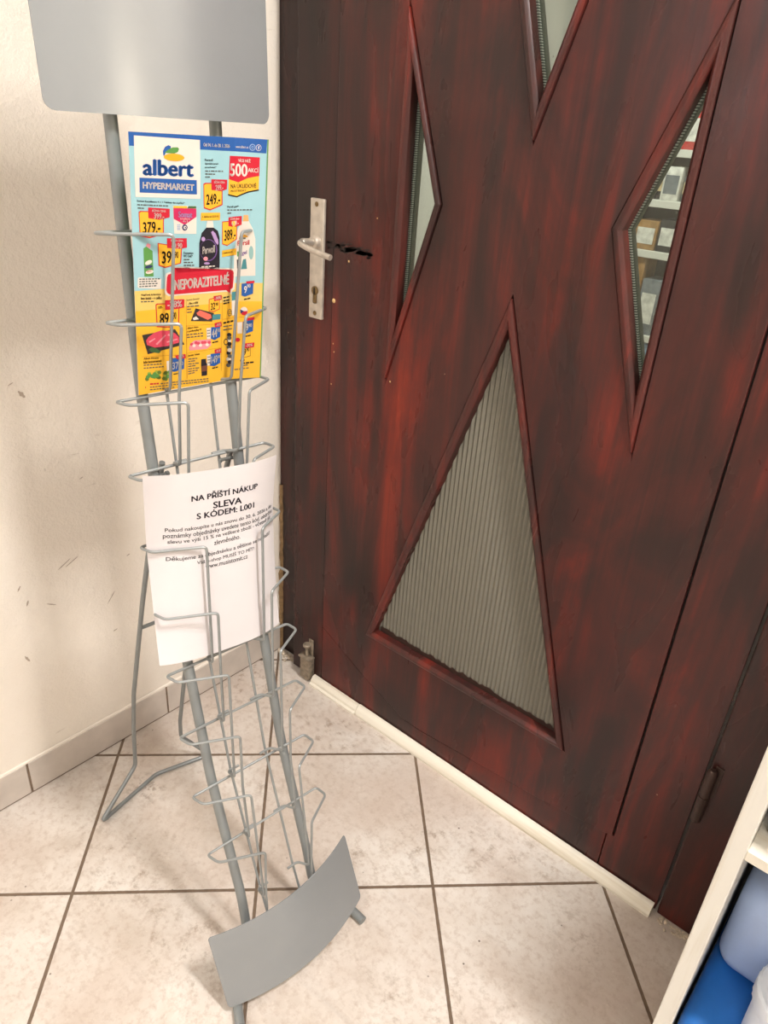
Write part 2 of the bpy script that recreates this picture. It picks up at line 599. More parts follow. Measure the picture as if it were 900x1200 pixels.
struct(link('wall_behind_right', bm, M_PLAIN, smooth=False))

# ------------------------------------------------------------------ door
DY = 0.02            # front face of the leaf
DZ = 2.04            # leaf height
DO = Vector((0.575, DY, 0.004))
door = empty('door_1', DO)
struct(door)


def rail(name, poly, y0, y1, m, bev=0.0, holes=()):
    """flat board with triangular openings cut through it"""
    cu = bpy.data.curves.new('tmp', 'CURVE')
    cu.dimensions = '2D'
    cu.fill_mode = 'BOTH'
    for pl in [poly] + list(holes):
        sp = cu.splines.new('POLY')
        sp.points.add(len(pl) - 1)
        for pt, (x, z) in zip(sp.points, pl):
            pt.co = (x, z, 0, 1)
        sp.use_cyclic_u = True
    cu.extrude = (y1 - y0) / 2 - bev
    cu.bevel_depth = bev
    cu.bevel_resolution = 1
    if bev:
        cu.offset = -bev
    o = bpy.data.objects.new('tmp', cu)
    COL.objects.link(o)
    dg = bpy.context.evaluated_depsgraph_get()
    dg.update()
    me = bpy.data.meshes.new_from_object(o.evaluated_get(dg))
    bpy.data.objects.remove(o, do_unlink=True)
    for v in me.vertices:
        x, z, d = v.co
        v.co = (x, (y0 + y1) / 2 + d, z)
    bb = bmesh.new()
    bb.from_mesh(me)
    bmesh.ops.remove_doubles(bb, verts=bb.verts[:], dist=1e-5)
    bmesh.ops.recalc_face_normals(bb, faces=bb.faces[:])
    bb.to_mesh(me)
    bb.free()
    return link_mesh(name, me, m, door, smooth=False)


# the four triangular lights of the X shaped leaf (x, z at the face of the leaf)
CX = 0.580
W_L = [(0.331, 1.441), (0.425, 1.168), (0.331, 0.850)]
W_R = [(0.829, 1.441), (0.729, 1.168), (0.829, 0.858)]
W_T = [(0.581, 1.271), (0.331, 2.02), (0.831, 2.02)]
W_B = [(0.583, 1.045), (0.324, 0.240), (0.834, 0.243)]
WT2 = [(0.581, 1.271), (0.383, 1.92), (0.779, 1.92)]


def inset(poly, d):
    n = len(poly)
    out = []
    cx = sum(p[0] for p in poly) / n
    cz = sum(p[1] for p in poly) / n
    L = []
    for i in range(n):
        (x0, z0), (x1, z1) = poly[i], poly[(i + 1) % n]
        nx, nz = -(z1 - z0), (x1 - x0)
        l = math.hypot(nx, nz)
        nx, nz = nx / l, nz / l
        if nx * (cx - x0) + nz * (cz - z0) < 0:
            nx, nz = -nx, -nz
        L.append((nx, nz, nx * x0 + nz * z0 + d))
    for i in range(n):
        a, b = L[i - 1], L[i]
        det = a[0] * b[1] - a[1] * b[0]
        out.append(((a[2] * b[1] - a[1] * b[2]) / det, (a[0] * b[2] - a[2] * b[0]) / det))
    return out


openings = [W_L, W_R, WT2, W_B]
holes = [inset(w, -0.0022) for w in openings]
panel = [(0.1815, 0.1845), (0.318, 0.117), (0.445, 0.066), (0.50, 0.064), (0.80, 0.09), (0.9505, 0.112), (0.9625, 0.114), (0.9625, DZ), (0.1815, DZ)]
rail('cross_panel', panel, DY - 0.002, DY + 0.038, M_DOOR, 0.001, holes)
rail('bottom_rail', [(0.1800, 0.006), (0.9505, 0.006), (0.9505, 0.1105), (0.80, 0.0885), (0.50, 0.0605), (0.445, 0.0625), (0.3165, 0.1130), (0.1800, 0.1805)], DY + 0.0005, DY + 0.045, M_DOOR, 0.001)
rail('lock_stile', [(0.077, 0.006), (0.1795, 0.006), (0.1795, DZ), (0.077, DZ)], DY, DY + 0.045, M_STILE, 0.0012)
rail('hinge_stile', [(0.9525, 0.006), (1.073, 0.006), (1.073, DZ), (0.9660, DZ), (0.9660, 0.114), (0.9525, 0.112)], DY + 0.001, DY + 0.045, M_DOOR, 0.0012)
# dark backing seen in the joints between the boards
bm = bmesh.new()
for x0, x1, z0, z1 in ((0.1795, 0.1815, 0.18, DZ), (0.9625, 0.966, 0.11, DZ), (0.9505, 0.9525, 0.006, 0.112)):
    box(bm, x0, x1, DY + 0.008, DY + 0.04, z0, z1)
for w_ in openings:      # dark joint around the glazing beads
    o_, i_ = inset(w_, -0.0022), inset(w_, 0.004)
    for k in range(3):
        q4 = (o_[k], o_[(k + 1) % 3], i_[(k + 1) % 3], i_[k])
        lo = [bm.verts.new((q[0], DY + 0.0045, q[1])) for q in q4]
        hi = [bm.verts.new((q[0], DY + 0.0155, q[1])) for q in q4]
        vv = lo + hi
        for f in ((0, 1, 2, 3), (7, 6, 5, 4), (0, 4, 5, 1), (1, 5, 6, 2), (2, 6, 7, 3), (3, 7, 4, 0)):
            bm.faces.new([vv[t] for t in f])
link('joint_shadow_gap', bm, M_DARK, door, smooth=False)


def bead(a, b, c, d, name, m, y_back, y_front, round_=0.0035):
    """mitred glazing bead: outer edge a-b, inner edge d-c, bevelled on its front"""
    bm = bmesh.new()
    def lerp(p, q, t):
        return (p[0] + (q[0] - p[0]) * t, p[1] + (q[1] - p[1]) * t)
    rows = []
    for (o, i) in ((a, d), (b, c)):
        prof = [(0.0, y_back), (0.0, y_front + round_ * 0.6), (0.12, y_front + 0.0006), (0.22, y_front), (0.62, y_front), (0.8, y_front + 0.002), (1.0, y_front + round_ * 1.6), (1.0, y_back)]
        rows.append([bm.verts.new((lerp(o, i, t)[0], y, lerp(o, i, t)[1])) for t, y in prof])
    n = len(rows[0])
    for k in range(n):
        bm.faces.new((rows[0][k], rows[0][(k + 1) % n], rows[1][(k + 1) % n], rows[1][k]))
    bm.faces.new(rows[0][::-1])
    bm.faces.new(rows[1])
    return link(name, bm, m, door, smooth=True, auto=30)


def pane(poly, y0, y1, m, name):
    bm = bmesh.new()
    prism(bm, poly, y0, y1)
    return link(name, bm, m, door, smooth=False)


BW = 0.0135
for w, bw in zip(openings, (BW, BW, BW, 0.0150)):
    inn = inset(w, bw)
    for k in range(3):
        bead(w[k], w[(k + 1) % 3], inn[(k + 1) % 3], inn[k], 'glazing_bead', M_BEAD, DY + 0.016, DY - 0.0075)
for w in (W_L, W_R, WT2):
    gl = inset(w, 0.0055)
    pane(gl, DY + 0.0165, DY + 0.0190, M_GLASS, 'glass_pane')
    pane(gl, DY + 0.0240, DY + 0.0265, M_GLASS, 'glass_pane')
    # perforated aluminium spacer between the two panes
    sp = bmesh.new()
    o_, i_ = inset(w, 0.0105), inset(w, 0.0150)
    for k in range(3):
        a, b, c, d = o_[k], o_[(k + 1) % 3], i_[(k + 1) % 3], i_[k]
        for yy0, yy1 in ((DY + 0.0192, DY + 0.0238),):
            lo = [sp.verts.new((q[0], yy0, q[1])) for q in (a, b, c, d)]
            hi = [sp.verts.new((q[0], yy1, q[1])) for q in (a, b, c, d)]
            for f in ((0, 1, 2, 3), (7, 6, 5, 4), (0, 4, 5, 1), (1, 5, 6, 2), (2, 6, 7, 3), (3, 7, 4, 0)):
                vv = lo + hi
                sp.faces.new([vv[t] for t in f])
    gsp = G('perforated_spacer')
    cz = gsp.sep(gsp.coord())[2]
    st = gsp.math('GREATER_THAN', gsp.math('FRACT', gsp.math('MULTIPLY', cz, 290.0)), 0.38)
    gsp.lk(gsp.mix(st, rgb(70, 68, 62), rgb(214, 212, 204)), gsp.b.inputs['Base Color'])
    gsp.b.inputs['Metallic'].default_value = 0.3
    link('glass_spacer', sp, gsp.m, door, smooth=False)
    # grey rear rebate around the light
    rb = bmesh.new()
    o_, i_ = inset(w, -0.0020), inset(w, 0.0150)
    for k in range(3):
        q4 = (o_[k], o_[(k + 1) % 3], i_[(k + 1) % 3], i_[k])
        lo = [rb.verts.new((q[0], DY + 0.0267, q[1])) for q in q4]
        hi = [rb.verts.new((q[0], DY + 0.0385, q[1])) for q in q4]
        vv = lo + hi
        for f in ((0, 1, 2, 3), (7, 6, 5, 4), (0, 4, 5, 1), (1, 5, 6, 2), (2, 6, 7, 3), (3, 7, 4, 0)):
            rb.faces.new([vv[t] for t in f])
    link('rear_rebate', rb, M_REVEAL, door, smooth=False)

# reeded pane in the lower light: upright half-round ribs
bm = bmesh.new()
poly = inset(W_B, 0.008)
(ax, az), (lx, lz), (rx, rz) = poly
PITCH_R = 0.0098
sub = 6
x = lx
cols = []
while x <= rx + 1e-6:
    zb = lz + (rz - lz) * (x - lx) / (rx - lx)
    zt = lz + (az - lz) * (x - lx) / (ax - lx) if x <= ax else rz + (az - rz) * (rx - x) / (rx - ax)
    ph = ((x - lx) / PITCH_R) % 1.0
    y = DY + 0.0170 - 0.0030 * math.sin(math.pi * ph)
    cols.append((bm.verts.new((x, y, zb)), bm.verts.new((x, y, max(zt, zb + 1e-5))), bm.verts.new((x, DY + 0.0205, zb)), bm.verts.new((x, DY + 0.0205, max(zt, zb + 1e-5)))))
    x += PITCH_R / sub
for a, b in zip(cols[:-1], cols[1:]):
    bm.faces.new((a[0], b[0], b[1], a[1]))
    bm.faces.new((a[2], a[3], b[3], b[2]))
    bm.faces.new((a[0], a[2], b[2], b[0]))
    bm.faces.new((a[1], b[1], b[3], a[3]))
bm.faces.new((cols[0][0], cols[0][1], cols[0][3], cols[0][2]))
bm.faces.new((cols[-1][0], cols[-1][2], cols[-1][3], cols[-1][1]))
rp = link('reeded_glass_pane', bm, M_REED, door, smooth=True, auto=60)
rp['label'] = 'greenish reeded glass pane with upright ribs'
# grime line along the lower edge of the reeded pane
bm = bmesh.new()
rnd = random.Random(5)
n = 60
pv = None
for i in range(n + 1):
    t = i / n
    xx = 0.352 + t * (0.806 - 0.352)
    h = 0.006 + 0.007 * rnd.random()
    cur = (bm.verts.new((xx, DY + 0.0135, 0.256)), bm.verts.new((xx, DY + 0.0138, 0.2585 + h)), bm.verts.new((xx, DY + 0.0148, 0.256)))
    if pv:
        bm.faces.new((pv[0], cur[0], cur[1], pv[1]))
        bm.faces.new((pv[0], pv[2], cur[2], cur[0]))
        bm.faces.new((pv[1], cur[1], cur[2], pv[2]))
    pv = cur
link('sealant_line', bm, M_HINGE, door)

# lock plate, lever, cylinder
bm = bmesh.new()
box(bm, 0.1215, 0.1580, DY - 0.0075, DY + 0.0005, 0.926, 1.149, 0.0025, 3)
plate = link('lock_plate', bm, M_ALU, door)
bm = bmesh.new()
for z in (1.139, 0.937):
    lathe(bm, [(0.0038, 0), (0.0045, 0.0006), (0.0045, 0.0012), (0.003, 0.0020)], 0, 0, 16)
    vs = [v for v in bm.verts if not v.tag]
    for v in vs:
        v.co = Vector((0.1395 + v.co.x, DY - 0.0072 - v.co.z, z + v.co.y))
        v.tag = True
link('plate_screw', bm, M_BRASS, plate)
bm = bmesh.new()
lathe(bm, [(0.0085, 0.0), (0.0085, 0.0028), (0.0078, 0.0032)], 0, 0, 24)
for v in bm.verts:
    v.co = Vector((0.1395 + v.co.x, DY - 0.007 - v.co.z, 0.981 + v.co.y))
box(bm, 0.1345, 0.1445, DY - 0.0102, DY - 0.006, 0.956, 0.980, 0.003, 3)
link('lock_cylinder', bm, M_BRASS, plate)
bm = bmesh.new()
box(bm, 0.1385, 0.1405, DY - 0.0112, DY - 0.0095, 0.976, 0.9865)
link('keyway', bm, M_DARK, plate, smooth=False)
bm = bmesh.new()
lathe(bm, [(0.0135, 0.0), (0.0135, 0.006), (0.0115, 0.011), (0.009, 0.012)], 0, 0, 24)
for v in bm.verts:
    v.co = Vector((0.1400 + v.co.x, DY - 0.007 - v.co.z, 1.071 + v.co.y))
rose = link('lever_rose', bm, M_ALU, plate)
bm = bmesh.new()
path = fillet([(0.1400, DY - 0.014, 1.071), (0.1385, DY - 0.055, 1.0745), (0.175, DY - 0.061, 1.0675), (0.229, DY - 0.058, 1.0595)], 0.016, 7)
sweep(bm, path, [0.0075 if q.y > DY - 0.045 else 0.0054 for q in path], 14)
lev = link('door_lever', bm, M_ALU, door)
# dark rub mark beside the lever
bm = bmesh.new()
rnd = random.Random(12)
for k in range(115):
    t = rnd.random() ** 0.75
    xx = 0.160 + 0.118 * t
    zz = 1.0735 - 0.006 * t + rnd.gauss(0, 0.0040 - 0.0012 * t)
    L_ = 0.005 + 0.010 * rnd.random()
    h = 0.0016 + 0.0030 * rnd.random()
    yb = DY - (0.00012 if xx < 0.178 else 0.00215)
    if 0.172 < xx < 0.184:
        continue
    vs = [bm.verts.new((xx + dx * L_, yb, zz + dz * h + dx * 0.002)) for dx, dz in ((-.5, -.3), (0, -.6), (.5, -.2), (.5, .3), (0, .6), (-.5, .4))]
    bm.faces.new(vs)
sm = link('rub_mark', bm, mat('black_rub_mark', rgb(26, 15, 14), 0.45), door, smooth=False)
sm['label'] = 'black rub mark beside the lever'
# small pale putty dots
bm = bmesh.new()
for xx, zz, r in ((0.186, 0.969, 0.0046), (0.222, 1.048, 0.0022), (0.287, 1.131, 0.0013), (0.342, 0.846, 0.0018), (0.191, 0.869, 0.0015), (0.188, 0.885, 0.0014), (0.186, 0.801, 0.0016)):
    bmesh.ops.create_icosphere(bm, subdivisions=2, radius=r, matrix=Matrix.Translation((xx, DY - 0.002, zz)) @ Matrix.Diagonal((1, 0.35, 1, 1)))
link('putty_dot', bm, mat('ochre_putty', rgb(214, 176, 120), 0.8), door)

# foot bolt at the bottom of the lock stile
bm = bmesh.new()
box(bm, 0.1220, 0.1550, DY - 0.020, DY + 0.001, 0.006, 0.074, 0.003, 2)
fb = link('foot_bolt_case', bm, M_RUST, door)
bm = bmesh.new()
box(bm, 0.1360, 0.1520, DY - 0.004, DY + 0.001, 0.074, 0.124, 0.003, 2)
link('foot_bolt_plate', bm, M_RUST, fb)
bm = bmesh.new()
sweep(bm, [(0.1385, DY - 0.011, 0.070), (0.1385, DY - 0.011, 0.104)], 0.0045, 12)
lathe(bm, [(0.0090, 0.104), (0.0105, 0.106), (0.0105, 0.110), (0.0085, 0.112)], 0.1385, DY - 0.011, 18)
link('foot_bolt_pin', bm, M_RUST, fb)
bm = bmesh.new()
box(bm, 0.119, 0.158, DY - 0.024, DY - 0.001, 0.070, 0.075, 0.0015, 2)
link('foot_bolt_collar', bm, M_RUST, fb)

# frame around the leaf
bm = bmesh.new()
box(bm, -0.006, 0.110, 0.049, 0.16, 0.0, 2.12, 0.002, 1)
struct(link('trim_1', bm, M_STILE, smooth=False))
bm = bmesh.new()
box(bm, 1.0775, 1.300, DY + 0.001, 0.16, 0.0, 2.12, 0.003, 2)
struct(link('trim_2', bm, M_FRAME, smooth=False))
bm = bmesh.new()
box(bm, 0.110, 1.0775, 0.049, 0.16, 2.045, 2.12, 0.002, 1)
struct(link('trim_3', bm, M_FRAME, smooth=False))
# hinge knuckle on the right frame
bm = bmesh.new()
hx, hy = 1.0845, DY - 0.0085
sweep(bm, [(hx, hy, 0.266), (hx, hy, 0.270), (hx, hy, 0.3245), (hx, hy, 0.3246), (hx, hy, 0.3265), (hx, hy, 0.3266), (hx, hy, 0.378), (hx, hy, 0.384)],
      [0.006, 0.0085, 0.0085, 0.0070, 0.0070, 0.0085, 0.0085, 0.0045], 18)
hg = link('hinge_knuckle', bm, M_HINGE, door)
bm = bmesh.new()
box(bm, 1.0860, 1.0985, DY - 0.0012, DY + 0.002, 0.322, 0.388, 0.0004, 1)
link('hinge_leaf', bm, M_HINGE, hg)

# threshold strip: long cream moulding and its shorter old piece by the bolt
bm = bmesh.new()
def strip(x0, x1, prof):
    a = [bm.verts.new((x0, y, z)) for y, z in prof]
    b = [bm.verts.new((x1, y, z)) for y, z in prof]
    n = len(prof)
    for i in range(n):
        bm.faces.new((a[i], a[(i + 1) % n], b[(i + 1) % n], b[i]))
    bm.faces.new(a[::-1])
    bm.faces.new(b)
strip(0.3185, 1.070, [(DY - 0.002, 0.0), (0.0, 0.0), (-0.0005, 0.006), (0.0035, 0.016), (0.009, 0.022), (0.0145, 0.0245), (DY - 0.002, 0.0245)])
struct(link('trim_5', bm, M_STRIP, auto=25))
bm = bmesh.new()
strip(0.160, 0.3165, [(DY - 0.002, 0.0), (-0.003, 0.0), (-0.003, 0.005), (0.003, 0.007), (0.004, 0.013), (0.010, 0.021), (DY - 0.002, 0.0225)])
struct(link('trim_6', bm, M_STRIP, auto=25))

# loose plaster crumbs along the foot of the frame and in the corner
bm = bmesh.new()
rnd = random.Random(21)
def crumb(x, y, r):
    bmesh.ops.create_icosphere(bm, subdivisions=1, radius=r, matrix=Matrix.Translation((x, y, r * 0.55)) @ Matrix.Rotation(rnd.random() * 6, 4, 'Z') @ Matrix.Diagonal((1.3, 0.9, 0.75, 1)))
for k in range(60):
    crumb(1.085 + rnd.random() * 0.075, DY - 0.003 - abs(rnd.gauss(0, 0.006)), 0.0012 + 0.0028 * rnd.random())
for k in range(50):
    crumb(0.002 + rnd.random() * 0.062, 0.040 - abs(rnd.gauss(0, 0.007)), 0.0015 + 0.004 * rnd.random())
o = link('plaster_crumbs', bm, M_CRUMB)
tag(o, 'pale plaster crumbs lying along the foot of the dark door frame', 'debris', kind='stuff')

# ------------------------------------------------------------------ brochure stand
SX, SY, PSI, DP = 0.58174, -0.48714, math.radians(7), 0.133
ZN = [0.0, 0.15, 0.35, 0.55, 0.75, 0.95, 1.3]
UN = [0.07144, 0.0, -0.07839, -0.12885, -0.17493, -0.20101, -0.21661]
AX = Vector((math.sin(PSI), math.cos(PSI), 0))
FX = Vector((math.cos(PSI), -math.sin(PSI), 0))


def prof(z):
    if z >= ZN[-1]:
        return UN[-1] + (UN[-1] - UN[-2]) / (ZN[-1] - ZN[-2]) * (z - ZN[-1])
    for i in range(len(ZN) - 1):
        if z <= ZN[i + 1]:
            t = (z - ZN[i]) / (ZN[i + 1] - ZN[i])
            return UN[i] + (UN[i + 1] - UN[i]) * t
    return UN[-1]


def S(s, z, w):
    """stand coordinates: s across, z up, w out in front of the posts"""
    u = prof(z) + w
    return Vector((SX, SY, z)) + AX * s + FX * u - Vector((0, 0, 0))


stand = empty('brochure_stand', (SX, SY, 0))
tag(stand, 'grey metal leaflet stand with tiered wire pockets, leaning by the white wall', 'brochure stand')

RP = 0.0078
for sg in (-1, 1):
    bm = bmesh.new()
    zs = [1.52, 1.3, 1.12, 0.95, 0.85, 0.75, 0.65, 0.55, 0.45, 0.35, 0.25, 0.15]
    pts = [S(sg * DP / 2, z, 0) for z in zs]
    def B(s, u, z):
        return Vector((SX, SY, z)) + AX * s * sg + FX * u
    pts += [B(0.0670, 0.012, 0.10), B(0.071, 0.024, 0.062), B(0.090, 0.034, 0.032), B(0.113, 0.044, 0.014), B(0.122, 0.070, 0.0085), B(0.124 if sg > 0 else 0.138, 0.095 if sg > 0 else 0.104, 0.0082)]
    n = len(pts)
    sweep(bm, fillet(pts, 0.03, 4), RP, 16)
    link('post', bm, M_STEEL, stand)


def curved_sheet(name, z0, z1, half, wedge, wmid, thick, m, rc=0.012, tilt=0.0):
    """convex sheet with rounded corners, edges at wedge, middle at wmid"""
    bm = bmesh.new()
    NS, NZ = 40, 14
    g = {}
    tl = [-1 + rc / half * (1 - math.cos(math.pi / 2 * k / 8)) for k in range(8)]
    tm = [-1 + rc / half + (2 - 2 * rc / half) * k / 30 for k in range(31)]
    tt = tl + tm + [-t for t in tl[::-1]]
    NS = len(tt) - 1
    for side in (0, 1):
        for i in range(NS + 1):
            for j in range(NZ + 1):
                tx = tt[i]
                s = tx * half
                a = abs(s)
                zlo, zhi = z0, z1
                if a > half - rc:
                    dx = a - (half - rc)
                    dz = rc - math.sqrt(max(0, rc * rc - dx * dx))
                    zlo, zhi = z0 + dz, z1 - dz
                z = zlo + (zhi - zlo) * j / NZ + tilt * s
                w = wedge + (wmid - wedge) * (1 - tx * tx) - side * thick
                g[side, i, j] = bm.verts.new(S(s, z, w))
    for i in range(NS):
        for j in range(NZ):
            for side in (0, 1):
                bm.faces.new((g[side, i, j], g[side, i + 1, j], g[side, i + 1, j + 1], g[side, i, j + 1]))
        for j in (0, NZ):
            bm.faces.new((g[0, i, j], g[1, i, j], g[1, i + 1, j], g[0, i + 1, j]))
    for j in range(NZ):
        for i in (0, NS):
            bm.faces.new((g[0, i, j], g[0, i, j + 1], g[1, i, j + 1], g[1, i, j]))
    return link(name, bm, m, stand, auto=50)


curved_sheet('header_panel', 1.268, 1.56, 0.1405, 0.008, 0.030, 0.0016, M_PANEL)
curved_sheet('foot_panel', 0.0245, 0.1385, 0.1400, 0.012, 0.041, 0.0016, M_PANEL, 0.005, 0.046)

# thin upright rods behind the pockets
RW = 0.0021
for sg in (-1, 1):
    bm = bmesh.new()
    sweep(bm, [S(sg * 0.033, z, 0.003) for z in (1.165, 1.1, 0.95, 0.85, 0.75, 0.65, 0.55, 0.45, 0.35, 0.25, 0.15, 0.08)], RW, 8)
    link('rod', bm, M_WIRE, stand)

ZT = [1.146, 1.044, 0.945, 0.846, 0.744, 0.646, 0.548, 0.447, 0.345, 0.250]
for i, zt in enumerate(ZT):
    zb = max(zt - 0.2, 0.05)
    bm = bmesh.new()
    half = []
    for sg in (-1, 1):
        zlo, wlo = (zb + 0.010, 0.032 if i != 3 else 0.022) if i < 9 else (0.085, 0.010)
        wf = 0.066 if i != 3 else 0.060
        b = [S(sg * 0.020, zlo - 0.006, 0.0080),
             S(sg * 0.040, zlo - 0.006, 0.0075),
             S(sg * 0.0455 + 0.004, zlo, wlo),
             S(sg * 0.0455 + 0.007, (zlo + zt) / 2, (wlo + wf) / 2),
             S(sg * 0.0455 + 0.0105, zt + 0.003, wf),
             S(sg * 0.1045 + 0.004, zt + 0.002, 0.035),
             S(sg * 0.1065, zt, 0.0102)]
        half.append(b)
    pts = half[0] + half[1][::-1]
    sweep(bm, fillet(pts, 0.0065, 5), RW, 8)
    link('pocket_wire', bm, M_WIRE, stand)

# rear leg frame: one bent bar hung between the posts
def ray3(s, u, z):
    return Vector((SX, SY, z)) + AX * s + FX * u
bm = bmesh.new()
legpts = [(0.3774, -0.5088, 0.8428), (0.3075, -0.5025, 0.6628), (0.2677, -0.5001, 0.5445), (0.1980, -0.4979, 0.3043), (0.1674, -0.4921, 0.1777), (0.1436, -0.4849, 0.0678), (0.1680, -0.5836, 0.0045), (0.1399, -0.4388, 0.0045), (0.1762, -0.3241, 0.0045), (0.1517, -0.3780, 0.0795), (0.1639, -0.3844, 0.1363), (0.2065, -0.3895, 0.3030), (0.2891, -0.3930, 0.5719), (0.3906, -0.4011, 0.8353)]
sweep(bm, fillet(legpts, 0.012, 5), 0.0042, 12)
leg = link('rear_leg', bm, M_STEEL, stand)
bm = bmesh.new()
br = [(0.2505, -0.4995, 0.4850), (0.2624, -0.3919, 0.4850)]
sweep(bm, br, 0.0034, 10)
link('leg_brace', bm, M_STEEL, leg)
for sg in (-1, 1):
    bm = bmesh.new()
    a, b = S(sg * 0.040, 0.826, -0.012), S(sg * 0.064, 0.826, -0.010)
    sweep(bm, [a, a + (b - a) * 0.15, a + (b - a) * 0.16, b], [0.0042, 0.0042, 0.0026, 0.0026], 10)
    link('pivot_bolt', bm, M_STEEL, leg)

